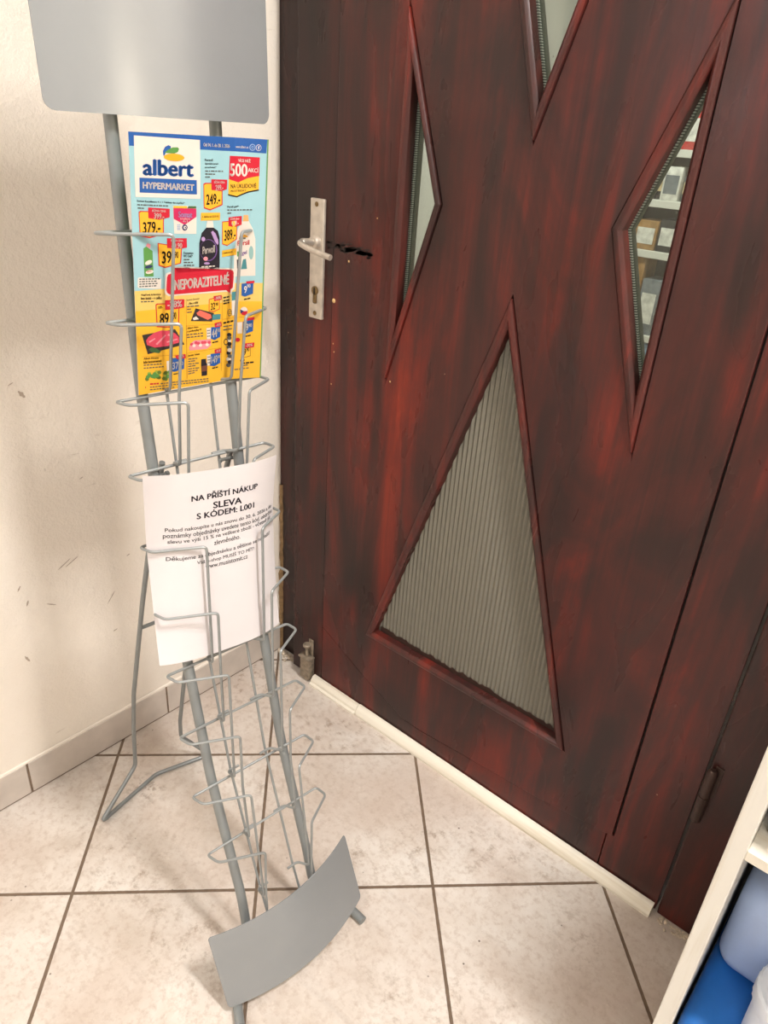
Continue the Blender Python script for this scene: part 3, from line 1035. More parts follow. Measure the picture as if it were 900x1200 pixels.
# ------------------------------------------------------------------ printed sheets
FLYER_CORNERS = [[-0.0766, 1.2531], [0.0903, 1.2525], [-0.0776, 0.9506], [0.0965, 0.9495]]
NOTICE_CORNERS = [[-0.1078, 0.8659], [0.0933, 0.8479], [-0.1131, 0.5693], [0.0914, 0.5559]]
FLYER_PRINT = [
["p","lightblue",1,[[0,0],[1,0],[1,0.56],[0,0.56]]],
["p","lightyellow",1,[[0,0.56],[1,0.56],[1,0.64],[0,0.64]]],
["p","yellow",1,[[0,0.64],[1,0.64],[1,1],[0,1]]],
["p","blue",2,[[-0.0,-0.0],[1.0,-0.0],[0.9964,0.0497],[0.003,0.0448]]],
["p","white",3,[[0.0361,0.0112],[0.508,0.0152],[0.5098,0.222],[0.0319,0.2141]]],
["p","blue",4,[[0.2363,0.0722],[0.234,0.058],[0.2499,0.0436],[0.2746,0.0374],[0.2928,0.0413],[0.2894,0.0499],[0.2614,0.0589],[0.2424,0.0735]]],
["p","green",5,[[0.2459,0.0635],[0.2678,0.0531],[0.3051,0.0439],[0.3423,0.0431],[0.3515,0.0487],[0.3418,0.0589],[0.3167,0.0645],[0.2796,0.0643]]],
["p","amber",6,[[0.3896,0.0784],[0.3852,0.0823],[0.3737,0.0857],[0.3562,0.0883],[0.3346,0.0899],[0.311,0.0902],[0.2877,0.0893],[0.2671,0.0872],[0.251,0.0842],[0.241,0.0806],[0.2381,0.0766],[0.2424,0.0728],[0.2536,0.0694],[0.2706,0.0668],[0.2918,0.0652],[0.3152,0.0648],[0.3386,0.0657],[0.3595,0.0677],[0.3761,0.0707],[0.3864,0.0744]]],
["t","blue",5,"albert",[0.0859,0.1416],[0.4598,0.1443],[0.0024,-0.0567],0.05],
["p","blue",4,[[0.0635,0.1487],[0.4819,0.1544],[0.4833,0.2058],[0.0616,0.1995]]],
["t","white",5,"HYPERMARKET",[0.0834,0.1857],[0.4617,0.1929],[0.001,-0.0232],0.045],
["t","black",4,"Somat Excellence 4 v 1 Tablety do myčky*",[0.0406,0.2333],[0.3875,0.2425],[0.0005,-0.009],0.03],
["p","grey",4,[[0.0416,0.2437],[0.0618,0.2442],[0.0621,0.24],[0.0419,0.2395]]],
["p","grey",4,[[0.0672,0.2443],[0.0786,0.2446],[0.0789,0.2404],[0.0675,0.2401]]],
["p","grey",4,[[0.084,0.2447],[0.1076,0.2453],[0.1079,0.2411],[0.0843,0.2405]]],
["p","grey",4,[[0.113,0.2454],[0.1206,0.2456],[0.1209,0.2414],[0.1133,0.2412]]],
["p","grey",4,[[0.126,0.2457],[0.1524,0.2464],[0.1527,0.2421],[0.1263,0.2415]]],
["p","grey",4,[[0.1579,0.2465],[0.1727,0.2469],[0.173,0.2426],[0.1581,0.2423]]],
["p","grey",4,[[0.1782,0.247],[0.1892,0.2472],[0.1894,0.243],[0.1784,0.2427]]],
["p","grey",4,[[0.1947,0.2474],[0.2198,0.248],[0.22,0.2437],[0.1949,0.2431]]],
["p","grey",4,[[0.2253,0.2481],[0.2412,0.2485],[0.2414,0.2442],[0.2255,0.2439]]],
["p","grey",4,[[0.2468,0.2486],[0.2631,0.249],[0.2632,0.2447],[0.247,0.2444]]],
["p","grey",4,[[0.0437,0.255],[0.0679,0.2558],[0.0682,0.2516],[0.044,0.2509]]],
["p","grey",4,[[0.0707,0.2559],[0.0889,0.2564],[0.0892,0.2522],[0.071,0.2517]]],
["t","white",5,"Od 14. 1. do 20. 1. 2026",[0.5339,0.0363],[0.7401,0.0371],[-0.0001,-0.0123],0.04],
["t","white",5,"www.albert.cz",[0.7881,0.0362],[0.8783,0.036],[-0.0004,-0.009],0.0],
["p","paleblue",4,[[0.9258,0.0302],[0.925,0.034],[0.9223,0.0375],[0.9179,0.0403],[0.9124,0.0422],[0.9061,0.043],[0.8998,0.0426],[0.894,0.0411],[0.8893,0.0386],[0.8862,0.0353],[0.8851,0.0316],[0.8859,0.0278],[0.8887,0.0244],[0.8931,0.0215],[0.8987,0.0196],[0.905,0.0188],[0.9113,0.0192],[0.917,0.0207],[0.9216,0.0232],[0.9246,0.0265]]],
["p","blue",5,[[0.9207,0.0304],[0.9201,0.0332],[0.9181,0.0358],[0.9148,0.038],[0.9107,0.0394],[0.906,0.04],[0.9012,0.0397],[0.8969,0.0385],[0.8934,0.0366],[0.8911,0.0342],[0.8902,0.0314],[0.8908,0.0286],[0.8929,0.026],[0.8962,0.0239],[0.9004,0.0224],[0.9051,0.0218],[0.9099,0.0221],[0.9142,0.0233],[0.9176,0.0252],[0.9199,0.0276]]],
["p","paleblue",6,[[0.914,0.0306],[0.9137,0.0322],[0.9125,0.0337],[0.9107,0.0349],[0.9084,0.0357],[0.9058,0.036],[0.9032,0.0359],[0.9008,0.0352],[0.8988,0.0342],[0.8975,0.0328],[0.8971,0.0312],[0.8974,0.0296],[0.8985,0.0281],[0.9004,0.0269],[0.9027,0.0261],[0.9053,0.0258],[0.908,0.0259],[0.9103,0.0266],[0.9123,0.0277],[0.9135,0.029]]],
["p","blue",7,[[0.9106,0.0307],[0.9104,0.0317],[0.9097,0.0325],[0.9087,0.0333],[0.9073,0.0337],[0.9057,0.0339],[0.9041,0.0338],[0.9027,0.0334],[0.9015,0.0328],[0.9008,0.032],[0.9005,0.0311],[0.9007,0.0301],[0.9014,0.0293],[0.9025,0.0286],[0.9039,0.0281],[0.9054,0.0279],[0.907,0.028],[0.9084,0.0284],[0.9096,0.029],[0.9103,0.0298]]],
["p","white",4,[[0.9633,0.0304],[0.9627,0.034],[0.9603,0.0373],[0.9566,0.04],[0.9518,0.0418],[0.9464,0.0426],[0.9409,0.0422],[0.9358,0.0407],[0.9318,0.0383],[0.9291,0.0352],[0.9281,0.0317],[0.9288,0.0281],[0.9311,0.0248],[0.9349,0.0221],[0.9398,0.0203],[0.9452,0.0195],[0.9507,0.0199],[0.9556,0.0214],[0.9596,0.0238],[0.9623,0.0269]]],
["p","blue",5,[[0.9606,0.0305],[0.96,0.0335],[0.9581,0.0363],[0.9549,0.0386],[0.9508,0.0401],[0.9463,0.0408],[0.9416,0.0404],[0.9374,0.0392],[0.934,0.0372],[0.9317,0.0345],[0.9308,0.0316],[0.9314,0.0285],[0.9334,0.0258],[0.9366,0.0235],[0.9407,0.022],[0.9453,0.0214],[0.9499,0.0217],[0.9541,0.0229],[0.9575,0.0249],[0.9597,0.0275]]],
["t","white",6,"f",[0.9411,0.0376],[0.9522,0.0372],[-0.0007,-0.0127],0.05],
["t","black",4,"Perwoll",[0.5449,0.0868],[0.6067,0.0861],[0.0,-0.0081],0.03],
["t","black",4,"Speciální prací",[0.5449,0.1002],[0.6507,0.0994],[0.0,-0.0081],0.03],
["t","black",4,"prostředek*",[0.5449,0.1128],[0.6352,0.1123],[0.0,-0.0081],0.03],
["p","grey",4,[[0.5468,0.1236],[0.5706,0.1235],[0.5706,0.1193],[0.5468,0.1194]]],
["p","grey",4,[[0.5765,0.1235],[0.5861,0.1235],[0.5861,0.1193],[0.5765,0.1193]]],
["p","grey",4,[[0.592,0.1235],[0.6205,0.1234],[0.6205,0.1192],[0.592,0.1192]]],
["p","grey",4,[[0.6265,0.1234],[0.6413,0.1234],[0.6412,0.1191],[0.6264,0.1192]]],
["p","grey",4,[[0.6472,0.1234],[0.6701,0.1233],[0.6701,0.119],[0.6472,0.1191]]],
["p","grey",4,[[0.6762,0.1233],[0.6894,0.1233],[0.6893,0.119],[0.6761,0.119]]],
["p","grey",4,[[0.5468,0.1342],[0.5678,0.1342],[0.5678,0.13],[0.5468,0.1299]]],
["p","grey",4,[[0.5728,0.1342],[0.6035,0.1343],[0.6035,0.13],[0.5728,0.13]]],
["p","grey",4,[[0.6085,0.1343],[0.6257,0.1343],[0.6256,0.13],[0.6085,0.13]]],
["p","grey",4,[[0.5468,0.1448],[0.5612,0.1448],[0.5612,0.1405],[0.5468,0.1406]]],
["p","grey",4,[[0.5636,0.1448],[0.5845,0.1448],[0.5845,0.1405],[0.5636,0.1405]]],
["p","red",3,[[0.7423,0.065],[0.9558,0.0656],[0.9553,0.1333],[0.8787,0.1433],[0.8127,0.1604],[0.7376,0.1495]]],
["p","yellow",3,[[0.7362,0.1495],[0.8127,0.1604],[0.8787,0.1433],[0.9553,0.1333],[0.9541,0.1862],[0.8808,0.1958],[0.8017,0.2147],[0.7335,0.2053]]],
["p","black",4,[[0.7306,0.2037],[0.8016,0.2115],[0.8807,0.1926],[0.955,0.183],[0.9553,0.1881],[0.8809,0.198],[0.8017,0.2166],[0.7307,0.2088]]],
["t","white",5,"VÍCE NEŽ",[0.8089,0.0858],[0.8948,0.0854],[-0.0005,-0.0129],0.03],
["t","white",5,"500",[0.7457,0.1385],[0.8767,0.1386],[-0.0016,-0.0471],0.03],
["t","white",5,"AKCÍ",[0.879,0.121],[0.9492,0.1215],[-0.0009,-0.0193],0.03],
["t","black",5,"NA ÚKLIDOVÉ",[0.7525,0.1833],[0.9379,0.1783],[-0.0007,-0.0197],0.02],
["t","black",5,"PROSTŘEDKY",[0.7529,0.1973],[0.8689,0.1928],[-0.0003,-0.0095],0.02],
["p","red",3,[[0.5334,0.1678],[0.5467,0.1637],[0.6859,0.1629],[0.6874,0.2452],[0.5874,0.2652],[0.5364,0.2566]]],
["p","yellow",4,[[0.539,0.1716],[0.5511,0.1679],[0.6791,0.1665],[0.6793,0.2421],[0.5881,0.2604],[0.5416,0.2526]]],
["p","red",5,[[0.595,0.1505],[0.7237,0.1512],[0.7211,0.1857],[0.6761,0.1937],[0.5973,0.1892]]],
["t","white",6,"BĚŽNÁ CENA",[0.6175,0.1649],[0.7032,0.165],[-0.0001,-0.0105],0.03],
["t","white",6,"299.-",[0.6279,0.1919],[0.6912,0.1892],[-0.0003,-0.0207],0.03],
["t","black",6,"249.-",[0.5547,0.2447],[0.6671,0.2406],[-0.0003,-0.0395],0.03],
["t","black",4,"Persil gel*",[0.7263,0.2579],[0.819,0.2564],[-0.0003,-0.0098],0.03],
["p","grey",4,[[0.7265,0.2667],[0.745,0.2667],[0.7449,0.2621],[0.7264,0.2621]]],
["p","grey",4,[[0.7514,0.2667],[0.7704,0.2667],[0.7703,0.2621],[0.7513,0.2621]]],
["p","grey",4,[[0.7768,0.2667],[0.8,0.2666],[0.7998,0.262],[0.7767,0.2621]]],
["p","grey",4,[[0.8058,0.2665],[0.8212,0.2663],[0.8211,0.2617],[0.8057,0.2619]]],
["p","grey",4,[[0.8269,0.2662],[0.8409,0.2659],[0.8408,0.2613],[0.8267,0.2616]]],
["p","grey",4,[[0.8465,0.2658],[0.8684,0.2654],[0.8683,0.2608],[0.8463,0.2612]]],
["p","grey",4,[[0.8739,0.2653],[0.8923,0.2648],[0.8921,0.2602],[0.8737,0.2607]]],
["p","grey",4,[[0.8976,0.2647],[0.9136,0.2643],[0.9134,0.2596],[0.8974,0.2601]]],
["p","grey",4,[[0.7282,0.2788],[0.7434,0.2786],[0.7433,0.274],[0.7281,0.2742]]],
["p","grey",4,[[0.7454,0.2786],[0.759,0.2784],[0.7588,0.2738],[0.7453,0.274]]],
["p","red",3,[[0.05,0.2677],[0.0611,0.2632],[0.2319,0.2674],[0.228,0.3516],[0.1218,0.3623],[0.0516,0.3542]]],
["p","yellow",4,[[0.0558,0.2711],[0.066,0.267],[0.2246,0.2703],[0.2204,0.3486],[0.1219,0.3576],[0.0575,0.3506]]],
["p","red",5,[[0.1177,0.2515],[0.2747,0.2569],[0.2734,0.2878],[0.1972,0.2963],[0.1165,0.2894]]],
["t","white",6,"BĚŽNÁ CENA",[0.1449,0.2668],[0.2457,0.2699],[0.0005,-0.0103],0.03],
["t","white",6,"399.-",[0.157,0.2919],[0.2319,0.2945],[0.0011,-0.0209],0.03],
["t","black",6,"379.-",[0.0736,0.3452],[0.2018,0.3429],[0.0025,-0.0419],0.03],
["p","offwhite",3,[[0.3005,0.2462],[0.4775,0.2482],[0.479,0.2912],[0.477,0.3525],[0.3064,0.3487],[0.302,0.2927]]],
["p","yellow",4,[[0.3024,0.2468],[0.4057,0.2479],[0.4068,0.256],[0.3034,0.2542]]],
["p","darkgreen",4,[[0.4168,0.2479],[0.4769,0.2488],[0.4768,0.257],[0.4081,0.256]]],
["p","magenta",4,[[0.3021,0.2542],[0.4774,0.2576],[0.4777,0.288],[0.3857,0.3173],[0.3033,0.2934]]],
["t","lilac",5,"Somat",[0.3376,0.2887],[0.4457,0.2916],[0.0005,-0.0226],0.05],
["t","white",5,"Excellence",[0.3536,0.2964],[0.429,0.2977],[0.0001,-0.0057],0.0],
["t","white",5,"4v1",[0.3728,0.3076],[0.407,0.3083],[0.0003,-0.0089],0.02],
["p","navy",5,[[0.4079,0.3272],[0.4068,0.3308],[0.4037,0.3339],[0.3989,0.3364],[0.393,0.338],[0.3865,0.3384],[0.38,0.3378],[0.3742,0.3361],[0.3696,0.3334],[0.3667,0.3302],[0.3657,0.3266],[0.3669,0.3231],[0.3699,0.3199],[0.3746,0.3175],[0.3805,0.3159],[0.387,0.3154],[0.3935,0.3161],[0.3994,0.3178],[0.404,0.3204],[0.4069,0.3236]]],
["p","offwhite",6,[[0.3999,0.3271],[0.3993,0.3291],[0.3976,0.3308],[0.3949,0.3322],[0.3916,0.3331],[0.3879,0.3333],[0.3843,0.333],[0.381,0.332],[0.3784,0.3306],[0.3768,0.3288],[0.3762,0.3268],[0.3769,0.3248],[0.3786,0.323],[0.3812,0.3217],[0.3846,0.3208],[0.3882,0.3205],[0.3919,0.3209],[0.3952,0.3218],[0.3978,0.3233],[0.3994,0.3251]]],
["p","navy",7,[[0.396,0.3274],[0.3957,0.3282],[0.3949,0.329],[0.3937,0.3297],[0.3923,0.33],[0.3906,0.3302],[0.389,0.33],[0.3875,0.3296],[0.3864,0.3289],[0.3857,0.3281],[0.3854,0.3272],[0.3857,0.3263],[0.3865,0.3255],[0.3877,0.3249],[0.3891,0.3245],[0.3908,0.3244],[0.3924,0.3246],[0.3939,0.325],[0.395,0.3256],[0.3957,0.3265]]],
["p","paleblue",5,[[0.3282,0.3182],[0.3387,0.3183],[0.3388,0.3148],[0.3283,0.3147]]],
["p","paleblue",5,[[0.3403,0.3183],[0.3526,0.3185],[0.3527,0.315],[0.3404,0.3149]]],
["p","paleblue",5,[[0.328,0.3239],[0.3421,0.3241],[0.3422,0.3206],[0.3281,0.3204]]],
["p","paleblue",5,[[0.3437,0.3241],[0.3525,0.3242],[0.3526,0.3207],[0.3438,0.3206]]],
["p","paleblue",5,[[0.3278,0.3296],[0.3388,0.3298],[0.3389,0.3263],[0.3279,0.3261]]],
["p","paleblue",5,[[0.3403,0.3298],[0.3523,0.3299],[0.3524,0.3264],[0.3405,0.3263]]],
["p","paleblue",5,[[0.3276,0.3353],[0.3416,0.3355],[0.3417,0.332],[0.3278,0.3318]]],
["p","paleblue",5,[[0.3432,0.3356],[0.3521,0.3357],[0.3522,0.3322],[0.3433,0.3321]]],
["p","red",3,[[0.1802,0.3809],[0.3651,0.3994],[0.3553,0.4638],[0.2299,0.4782],[0.1821,0.4674]]],
["p","yellow",4,[[0.1858,0.3848],[0.3572,0.4023],[0.3464,0.4613],[0.2334,0.4736],[0.1897,0.4646]]],
["p","red",5,[[0.2491,0.3647],[0.401,0.3675],[0.4022,0.4035],[0.3437,0.4071],[0.2494,0.4016]]],
["t","white",6,"BĚŽNÁ CENA",[0.2782,0.3774],[0.3722,0.3803],[0.0003,-0.0103],0.03],
["t","white",6,"49.90",[0.2816,0.4047],[0.3636,0.4059],[0.0007,-0.0215],0.03],
["t","black",6,"39",[0.2061,0.4609],[0.2795,0.4598],[0.002,-0.0475],0.03],
["t","black",6,"90",[0.3044,0.442],[0.3347,0.4428],[0.0009,-0.0257],0.03],
["t","black",4,"Domestos",[0.3749,0.4283],[0.4516,0.4303],[0.0002,-0.0093],0.03],
["t","black",4,"WC čistič*",[0.3746,0.4406],[0.4466,0.4423],[0.0002,-0.0106],0.03],
["p","grey",4,[[0.3757,0.452],[0.3976,0.4525],[0.3977,0.4475],[0.3758,0.447]]],
["p","grey",4,[[0.4004,0.4525],[0.4199,0.453],[0.42,0.4479],[0.4005,0.4475]]],
["p","grey",4,[[0.3754,0.4634],[0.4014,0.4641],[0.4015,0.459],[0.3755,0.4584]]],
["p","grey",4,[[0.406,0.4642],[0.4282,0.4648],[0.4282,0.4597],[0.4061,0.4591]]],
["p","grey",4,[[0.4328,0.4649],[0.4484,0.4653],[0.4485,0.4602],[0.4329,0.4598]]],
["p","grey",4,[[0.3751,0.4748],[0.3936,0.4754],[0.3937,0.4703],[0.3752,0.4698]]],
["p","grey",4,[[0.3989,0.4755],[0.4345,0.4765],[0.4346,0.4714],[0.399,0.4704]]],
["p","grey",4,[[0.4398,0.4766],[0.4578,0.4771],[0.4579,0.472],[0.4399,0.4715]]],
["p","grey",4,[[0.3748,0.4863],[0.3996,0.487],[0.3997,0.4819],[0.3749,0.4813]]],
["p","grey",4,[[0.4029,0.4871],[0.4256,0.4877],[0.4257,0.4826],[0.403,0.482]]],
["p","green",3,[[0.0748,0.3992],[0.0951,0.3927],[0.1408,0.4103],[0.1434,0.5078],[0.0752,0.506]]],
["p","pink",4,[[0.0921,0.3907],[0.1052,0.3803],[0.1279,0.3852],[0.1232,0.401]]],
["p","offwhite",4,[[0.134,0.4476],[0.1346,0.4501],[0.1328,0.4529],[0.1285,0.4557],[0.1223,0.4582],[0.1148,0.4603],[0.1067,0.4616],[0.0988,0.4621],[0.0919,0.4617],[0.0867,0.4605],[0.0836,0.4585],[0.0829,0.456],[0.0848,0.4532],[0.089,0.4504],[0.0951,0.4479],[0.1026,0.4459],[0.1107,0.4445],[0.1186,0.444],[0.1255,0.4444],[0.1308,0.4456]]],
["p","navy",5,[[0.1375,0.4673],[0.1367,0.4692],[0.1332,0.4711],[0.1273,0.4729],[0.1196,0.4743],[0.1108,0.4752],[0.1019,0.4755],[0.0937,0.4753],[0.087,0.4745],[0.0825,0.4731],[0.0805,0.4714],[0.0814,0.4695],[0.0849,0.4676],[0.0907,0.4659],[0.0984,0.4645],[0.1071,0.4635],[0.116,0.4632],[0.1242,0.4634],[0.1309,0.4642],[0.1355,0.4656]]],
["p","offwhite",4,[[0.1427,0.4872],[0.1421,0.4895],[0.1386,0.4918],[0.1328,0.4939],[0.1251,0.4954],[0.1164,0.4964],[0.1074,0.4967],[0.0991,0.4962],[0.0923,0.4951],[0.0876,0.4933],[0.0855,0.4912],[0.0862,0.4889],[0.0896,0.4866],[0.0954,0.4846],[0.103,0.483],[0.1117,0.482],[0.1207,0.4818],[0.129,0.4822],[0.1359,0.4833],[0.1406,0.4851]]],
["t","red",5,"WC",[0.0918,0.4917],[0.1299,0.4888],[0.0005,-0.0079],0.03],
["p","offwhite",3,[[0.0345,0.5078],[0.1924,0.517],[0.2006,0.5213],[0.1948,0.5594],[0.0315,0.549],[0.0225,0.5443],[0.0262,0.5107]]],
["p","grey",4,[[0.0369,0.5171],[0.0523,0.5175],[0.0526,0.5128],[0.0372,0.5125]]],
["p","grey",4,[[0.0576,0.5176],[0.0783,0.5181],[0.0786,0.5135],[0.058,0.513]]],
["p","grey",4,[[0.0837,0.5183],[0.0956,0.5186],[0.0959,0.5139],[0.084,0.5136]]],
["p","grey",4,[[0.101,0.5187],[0.1246,0.5193],[0.1249,0.5147],[0.1013,0.5141]]],
["p","grey",4,[[0.1301,0.5195],[0.1473,0.5199],[0.1476,0.5152],[0.1303,0.5148]]],
["p","grey",4,[[0.1528,0.52],[0.1667,0.5204],[0.1669,0.5157],[0.153,0.5154]]],
["p","grey",4,[[0.1722,0.5205],[0.1899,0.521],[0.1901,0.5163],[0.1724,0.5159]]],
["p","grey",4,[[0.0362,0.5266],[0.0481,0.5269],[0.0485,0.5222],[0.0366,0.522]]],
["p","grey",4,[[0.0534,0.527],[0.0775,0.5274],[0.0778,0.5228],[0.0537,0.5223]]],
["p","grey",4,[[0.0828,0.5275],[0.0967,0.5278],[0.0969,0.5231],[0.0831,0.5229]]],
["p","grey",4,[[0.102,0.5279],[0.1181,0.5282],[0.1184,0.5235],[0.1023,0.5232]]],
["p","grey",4,[[0.1235,0.5283],[0.1376,0.5286],[0.1379,0.5239],[0.1238,0.5236]]],
["p","grey",4,[[0.143,0.5287],[0.1638,0.5291],[0.164,0.5244],[0.1433,0.524]]],
["p","grey",4,[[0.0356,0.5362],[0.0516,0.5365],[0.0519,0.5318],[0.0359,0.5316]]],
["p","grey",4,[[0.0571,0.5366],[0.0767,0.5369],[0.077,0.5323],[0.0575,0.5319]]],
["p","grey",4,[[0.0823,0.537],[0.0951,0.5372],[0.0954,0.5326],[0.0826,0.5323]]],
["p","grey",4,[[0.1007,0.5373],[0.1246,0.5377],[0.1248,0.533],[0.101,0.5326]]],
["p","grey",4,[[0.1302,0.5378],[0.1484,0.5381],[0.1487,0.5334],[0.1305,0.5331]]],
["p","grey",4,[[0.1541,0.5382],[0.1707,0.5385],[0.171,0.5338],[0.1544,0.5335]]],
["p","grey",4,[[0.0349,0.5458],[0.0495,0.546],[0.0498,0.5414],[0.0352,0.5412]]],
["p","grey",4,[[0.0547,0.5461],[0.0692,0.5462],[0.0696,0.5416],[0.0551,0.5414]]],
["p","grey",4,[[0.0745,0.5463],[0.0985,0.5466],[0.0988,0.5419],[0.0748,0.5416]]],
["p","grey",4,[[0.1038,0.5466],[0.1216,0.5468],[0.1219,0.5421],[0.104,0.5419]]],
["p","grey",4,[[0.1269,0.5469],[0.1349,0.547],[0.1351,0.5423],[0.1272,0.5422]]],
["p","grey",4,[[0.1402,0.547],[0.1616,0.5473],[0.1618,0.5426],[0.1405,0.5423]]],
["p","amber",3,[[0.5141,0.273],[0.669,0.2735],[0.6674,0.3021],[0.5125,0.3031]]],
["p","yellow",4,[[0.518,0.2738],[0.665,0.2742],[0.6633,0.3013],[0.5164,0.3023]]],
["t","black",6,"1 dávka za 5,53 Kč",[0.5248,0.2929],[0.6582,0.2922],[-0.0001,-0.0097],0.02],
["p","offwhite",3,[[0.5635,0.3043],[0.6083,0.3048],[0.6168,0.331],[0.5553,0.3302]]],
["p","ink",4,[[0.5567,0.3296],[0.6154,0.3304],[0.6504,0.3437],[0.6649,0.369],[0.6679,0.4785],[0.6632,0.4983],[0.5029,0.4975],[0.4975,0.4801],[0.4997,0.3891],[0.519,0.3499]]],
["p","lilac",5,[[0.5947,0.3478],[0.6085,0.3424],[0.6309,0.3534],[0.6523,0.3788],[0.6567,0.3924],[0.6476,0.399],[0.6263,0.385]]],
["p","purple",5,[[0.6457,0.4193],[0.6424,0.4327],[0.6322,0.4447],[0.6163,0.454],[0.5963,0.4596],[0.5741,0.4612],[0.5521,0.4584],[0.5323,0.4516],[0.5168,0.4416],[0.5069,0.4292],[0.5036,0.4159],[0.5071,0.4027],[0.5171,0.3911],[0.5326,0.382],[0.5522,0.3763],[0.574,0.3747],[0.5959,0.3772],[0.6158,0.3836],[0.6317,0.3935],[0.6421,0.4058]]],
["p","ink",6,[[0.6372,0.4184],[0.6341,0.431],[0.6246,0.4422],[0.6099,0.4509],[0.5912,0.4562],[0.5706,0.4576],[0.5501,0.455],[0.5317,0.4487],[0.5173,0.4393],[0.508,0.4278],[0.5049,0.4152],[0.5082,0.4029],[0.5175,0.392],[0.532,0.3834],[0.5502,0.3781],[0.5705,0.3766],[0.5909,0.3789],[0.6094,0.385],[0.6242,0.3942],[0.6338,0.4057]]],
["t","white",7,"Perwoll",[0.5255,0.4326],[0.6246,0.4276],[-0.0001,-0.0297],0.03],
["p","lilac",6,[[0.5463,0.3735],[0.5456,0.3761],[0.5434,0.3785],[0.5401,0.3803],[0.5359,0.3815],[0.5312,0.3818],[0.5265,0.3813],[0.5223,0.38],[0.519,0.378],[0.5169,0.3756],[0.5162,0.3729],[0.5169,0.3703],[0.5191,0.3679],[0.5224,0.3661],[0.5266,0.3649],[0.5313,0.3646],[0.5359,0.3651],[0.5401,0.3664],[0.5435,0.3684],[0.5456,0.3708]]],
["p","pink",7,[[0.5678,0.4514],[0.5669,0.4539],[0.5644,0.4561],[0.5603,0.4578],[0.5553,0.4588],[0.5497,0.4591],[0.5441,0.4585],[0.539,0.4572],[0.5351,0.4553],[0.5325,0.4529],[0.5316,0.4504],[0.5325,0.4479],[0.5351,0.4457],[0.5391,0.444],[0.5441,0.443],[0.5497,0.4427],[0.5553,0.4433],[0.5603,0.4446],[0.5644,0.4465],[0.5669,0.4488]]],
["p","lilac",7,[[0.584,0.4707],[0.5828,0.4722],[0.5794,0.4734],[0.5742,0.4743],[0.5675,0.4748],[0.5601,0.4748],[0.5528,0.4744],[0.5462,0.4735],[0.5409,0.4723],[0.5376,0.4708],[0.5364,0.4693],[0.5376,0.4678],[0.5409,0.4666],[0.5462,0.4657],[0.5528,0.4652],[0.5601,0.4652],[0.5675,0.4657],[0.5741,0.4665],[0.5794,0.4678],[0.5828,0.4692]]],
["p","white",7,[[0.5148,0.4848],[0.5387,0.4848],[0.5387,0.4803],[0.5148,0.4803]]],
["p","white",7,[[0.5457,0.4848],[0.5688,0.4849],[0.5688,0.4804],[0.5457,0.4804]]],
["p","white",7,[[0.5759,0.4849],[0.6011,0.485],[0.601,0.4805],[0.5759,0.4804]]],
["p","white",7,[[0.6082,0.485],[0.6251,0.485],[0.6251,0.4805],[0.6081,0.4805]]],
["p","red",3,[[0.6851,0.3079],[0.8078,0.304],[0.8102,0.3788],[0.7298,0.4048],[0.6866,0.3971]]],
["p","yellow",4,[[0.6889,0.3112],[0.8043,0.3072],[0.8038,0.3768],[0.731,0.4011],[0.6912,0.3941]]],
["p","red",5,[[0.7378,0.2926],[0.842,0.2872],[0.842,0.3212],[0.7853,0.3313],[0.7365,0.326]]],
["t","white",6,"BĚŽNÁ CENA",[0.7523,0.303],[0.8237,0.3013],[-0.0003,-0.0093],0.03],
["t","white",6,"499.-",[0.7623,0.3263],[0.8194,0.3233],[-0.0005,-0.0194],0.03],
["t","black",6,"389.-",[0.7043,0.3846],[0.7976,0.3774],[-0.0011,-0.0422],0.03],
["p","offwhite",2,[[0.8489,0.3071],[0.8925,0.3065],[0.9221,0.3364],[0.9414,0.3772],[0.9484,0.5294],[0.7913,0.5322],[0.7888,0.447],[0.8123,0.3442],[0.8246,0.329]]],
["p","peach",3,[[0.8554,0.283],[0.8873,0.2826],[0.8925,0.3072],[0.8502,0.3084]]],
["t","red",4,"Persil",[0.8143,0.4063],[0.9011,0.4012],[-0.0007,-0.0207],0.04],
["p","amber",3,[[0.8259,0.3679],[0.8631,0.3592],[0.8907,0.3668],[0.8879,0.3703],[0.8261,0.372]]],
["p","grey",3,[[0.8263,0.3789],[0.8527,0.3784],[0.8525,0.3723],[0.8261,0.3727]]],
["p","grey",3,[[0.8557,0.3784],[0.8731,0.378],[0.8729,0.3719],[0.8555,0.3722]]],
["p","paleteal",3,[[0.931,0.433],[0.9306,0.4417],[0.9286,0.4496],[0.9252,0.4559],[0.9207,0.46],[0.9156,0.4614],[0.9104,0.4601],[0.9055,0.4561],[0.9015,0.4499],[0.8988,0.442],[0.8976,0.4333],[0.8981,0.4247],[0.9002,0.4169],[0.9036,0.4107],[0.9081,0.4067],[0.9132,0.4052],[0.9184,0.4066],[0.9232,0.4105],[0.9272,0.4166],[0.9298,0.4243]]],
["t","purple",4,"gel",[0.8477,0.4475],[0.8847,0.444],[-0.0007,-0.021],0.03],
["p","teal",3,[[0.8576,0.4616],[0.8791,0.4581],[0.8881,0.5008],[0.8432,0.5025]]],
["p","green",3,[[0.8117,0.4281],[0.8312,0.4282],[0.8286,0.4492],[0.8124,0.4491]]],
["p","ink",3,[[0.8108,0.4614],[0.829,0.4615],[0.8303,0.5006],[0.8139,0.4986]]],
["p","amber",3,[[0.6871,0.422],[0.8067,0.4153],[0.8076,0.4421],[0.6861,0.4485]]],
["p","yellow",4,[[0.6914,0.4227],[0.8032,0.4164],[0.8036,0.4414],[0.6899,0.4475]]],
["t","black",6,"1 dávka za 6,48 Kč",[0.6931,0.4376],[0.7986,0.4315],[-0.0002,-0.009],0.02],
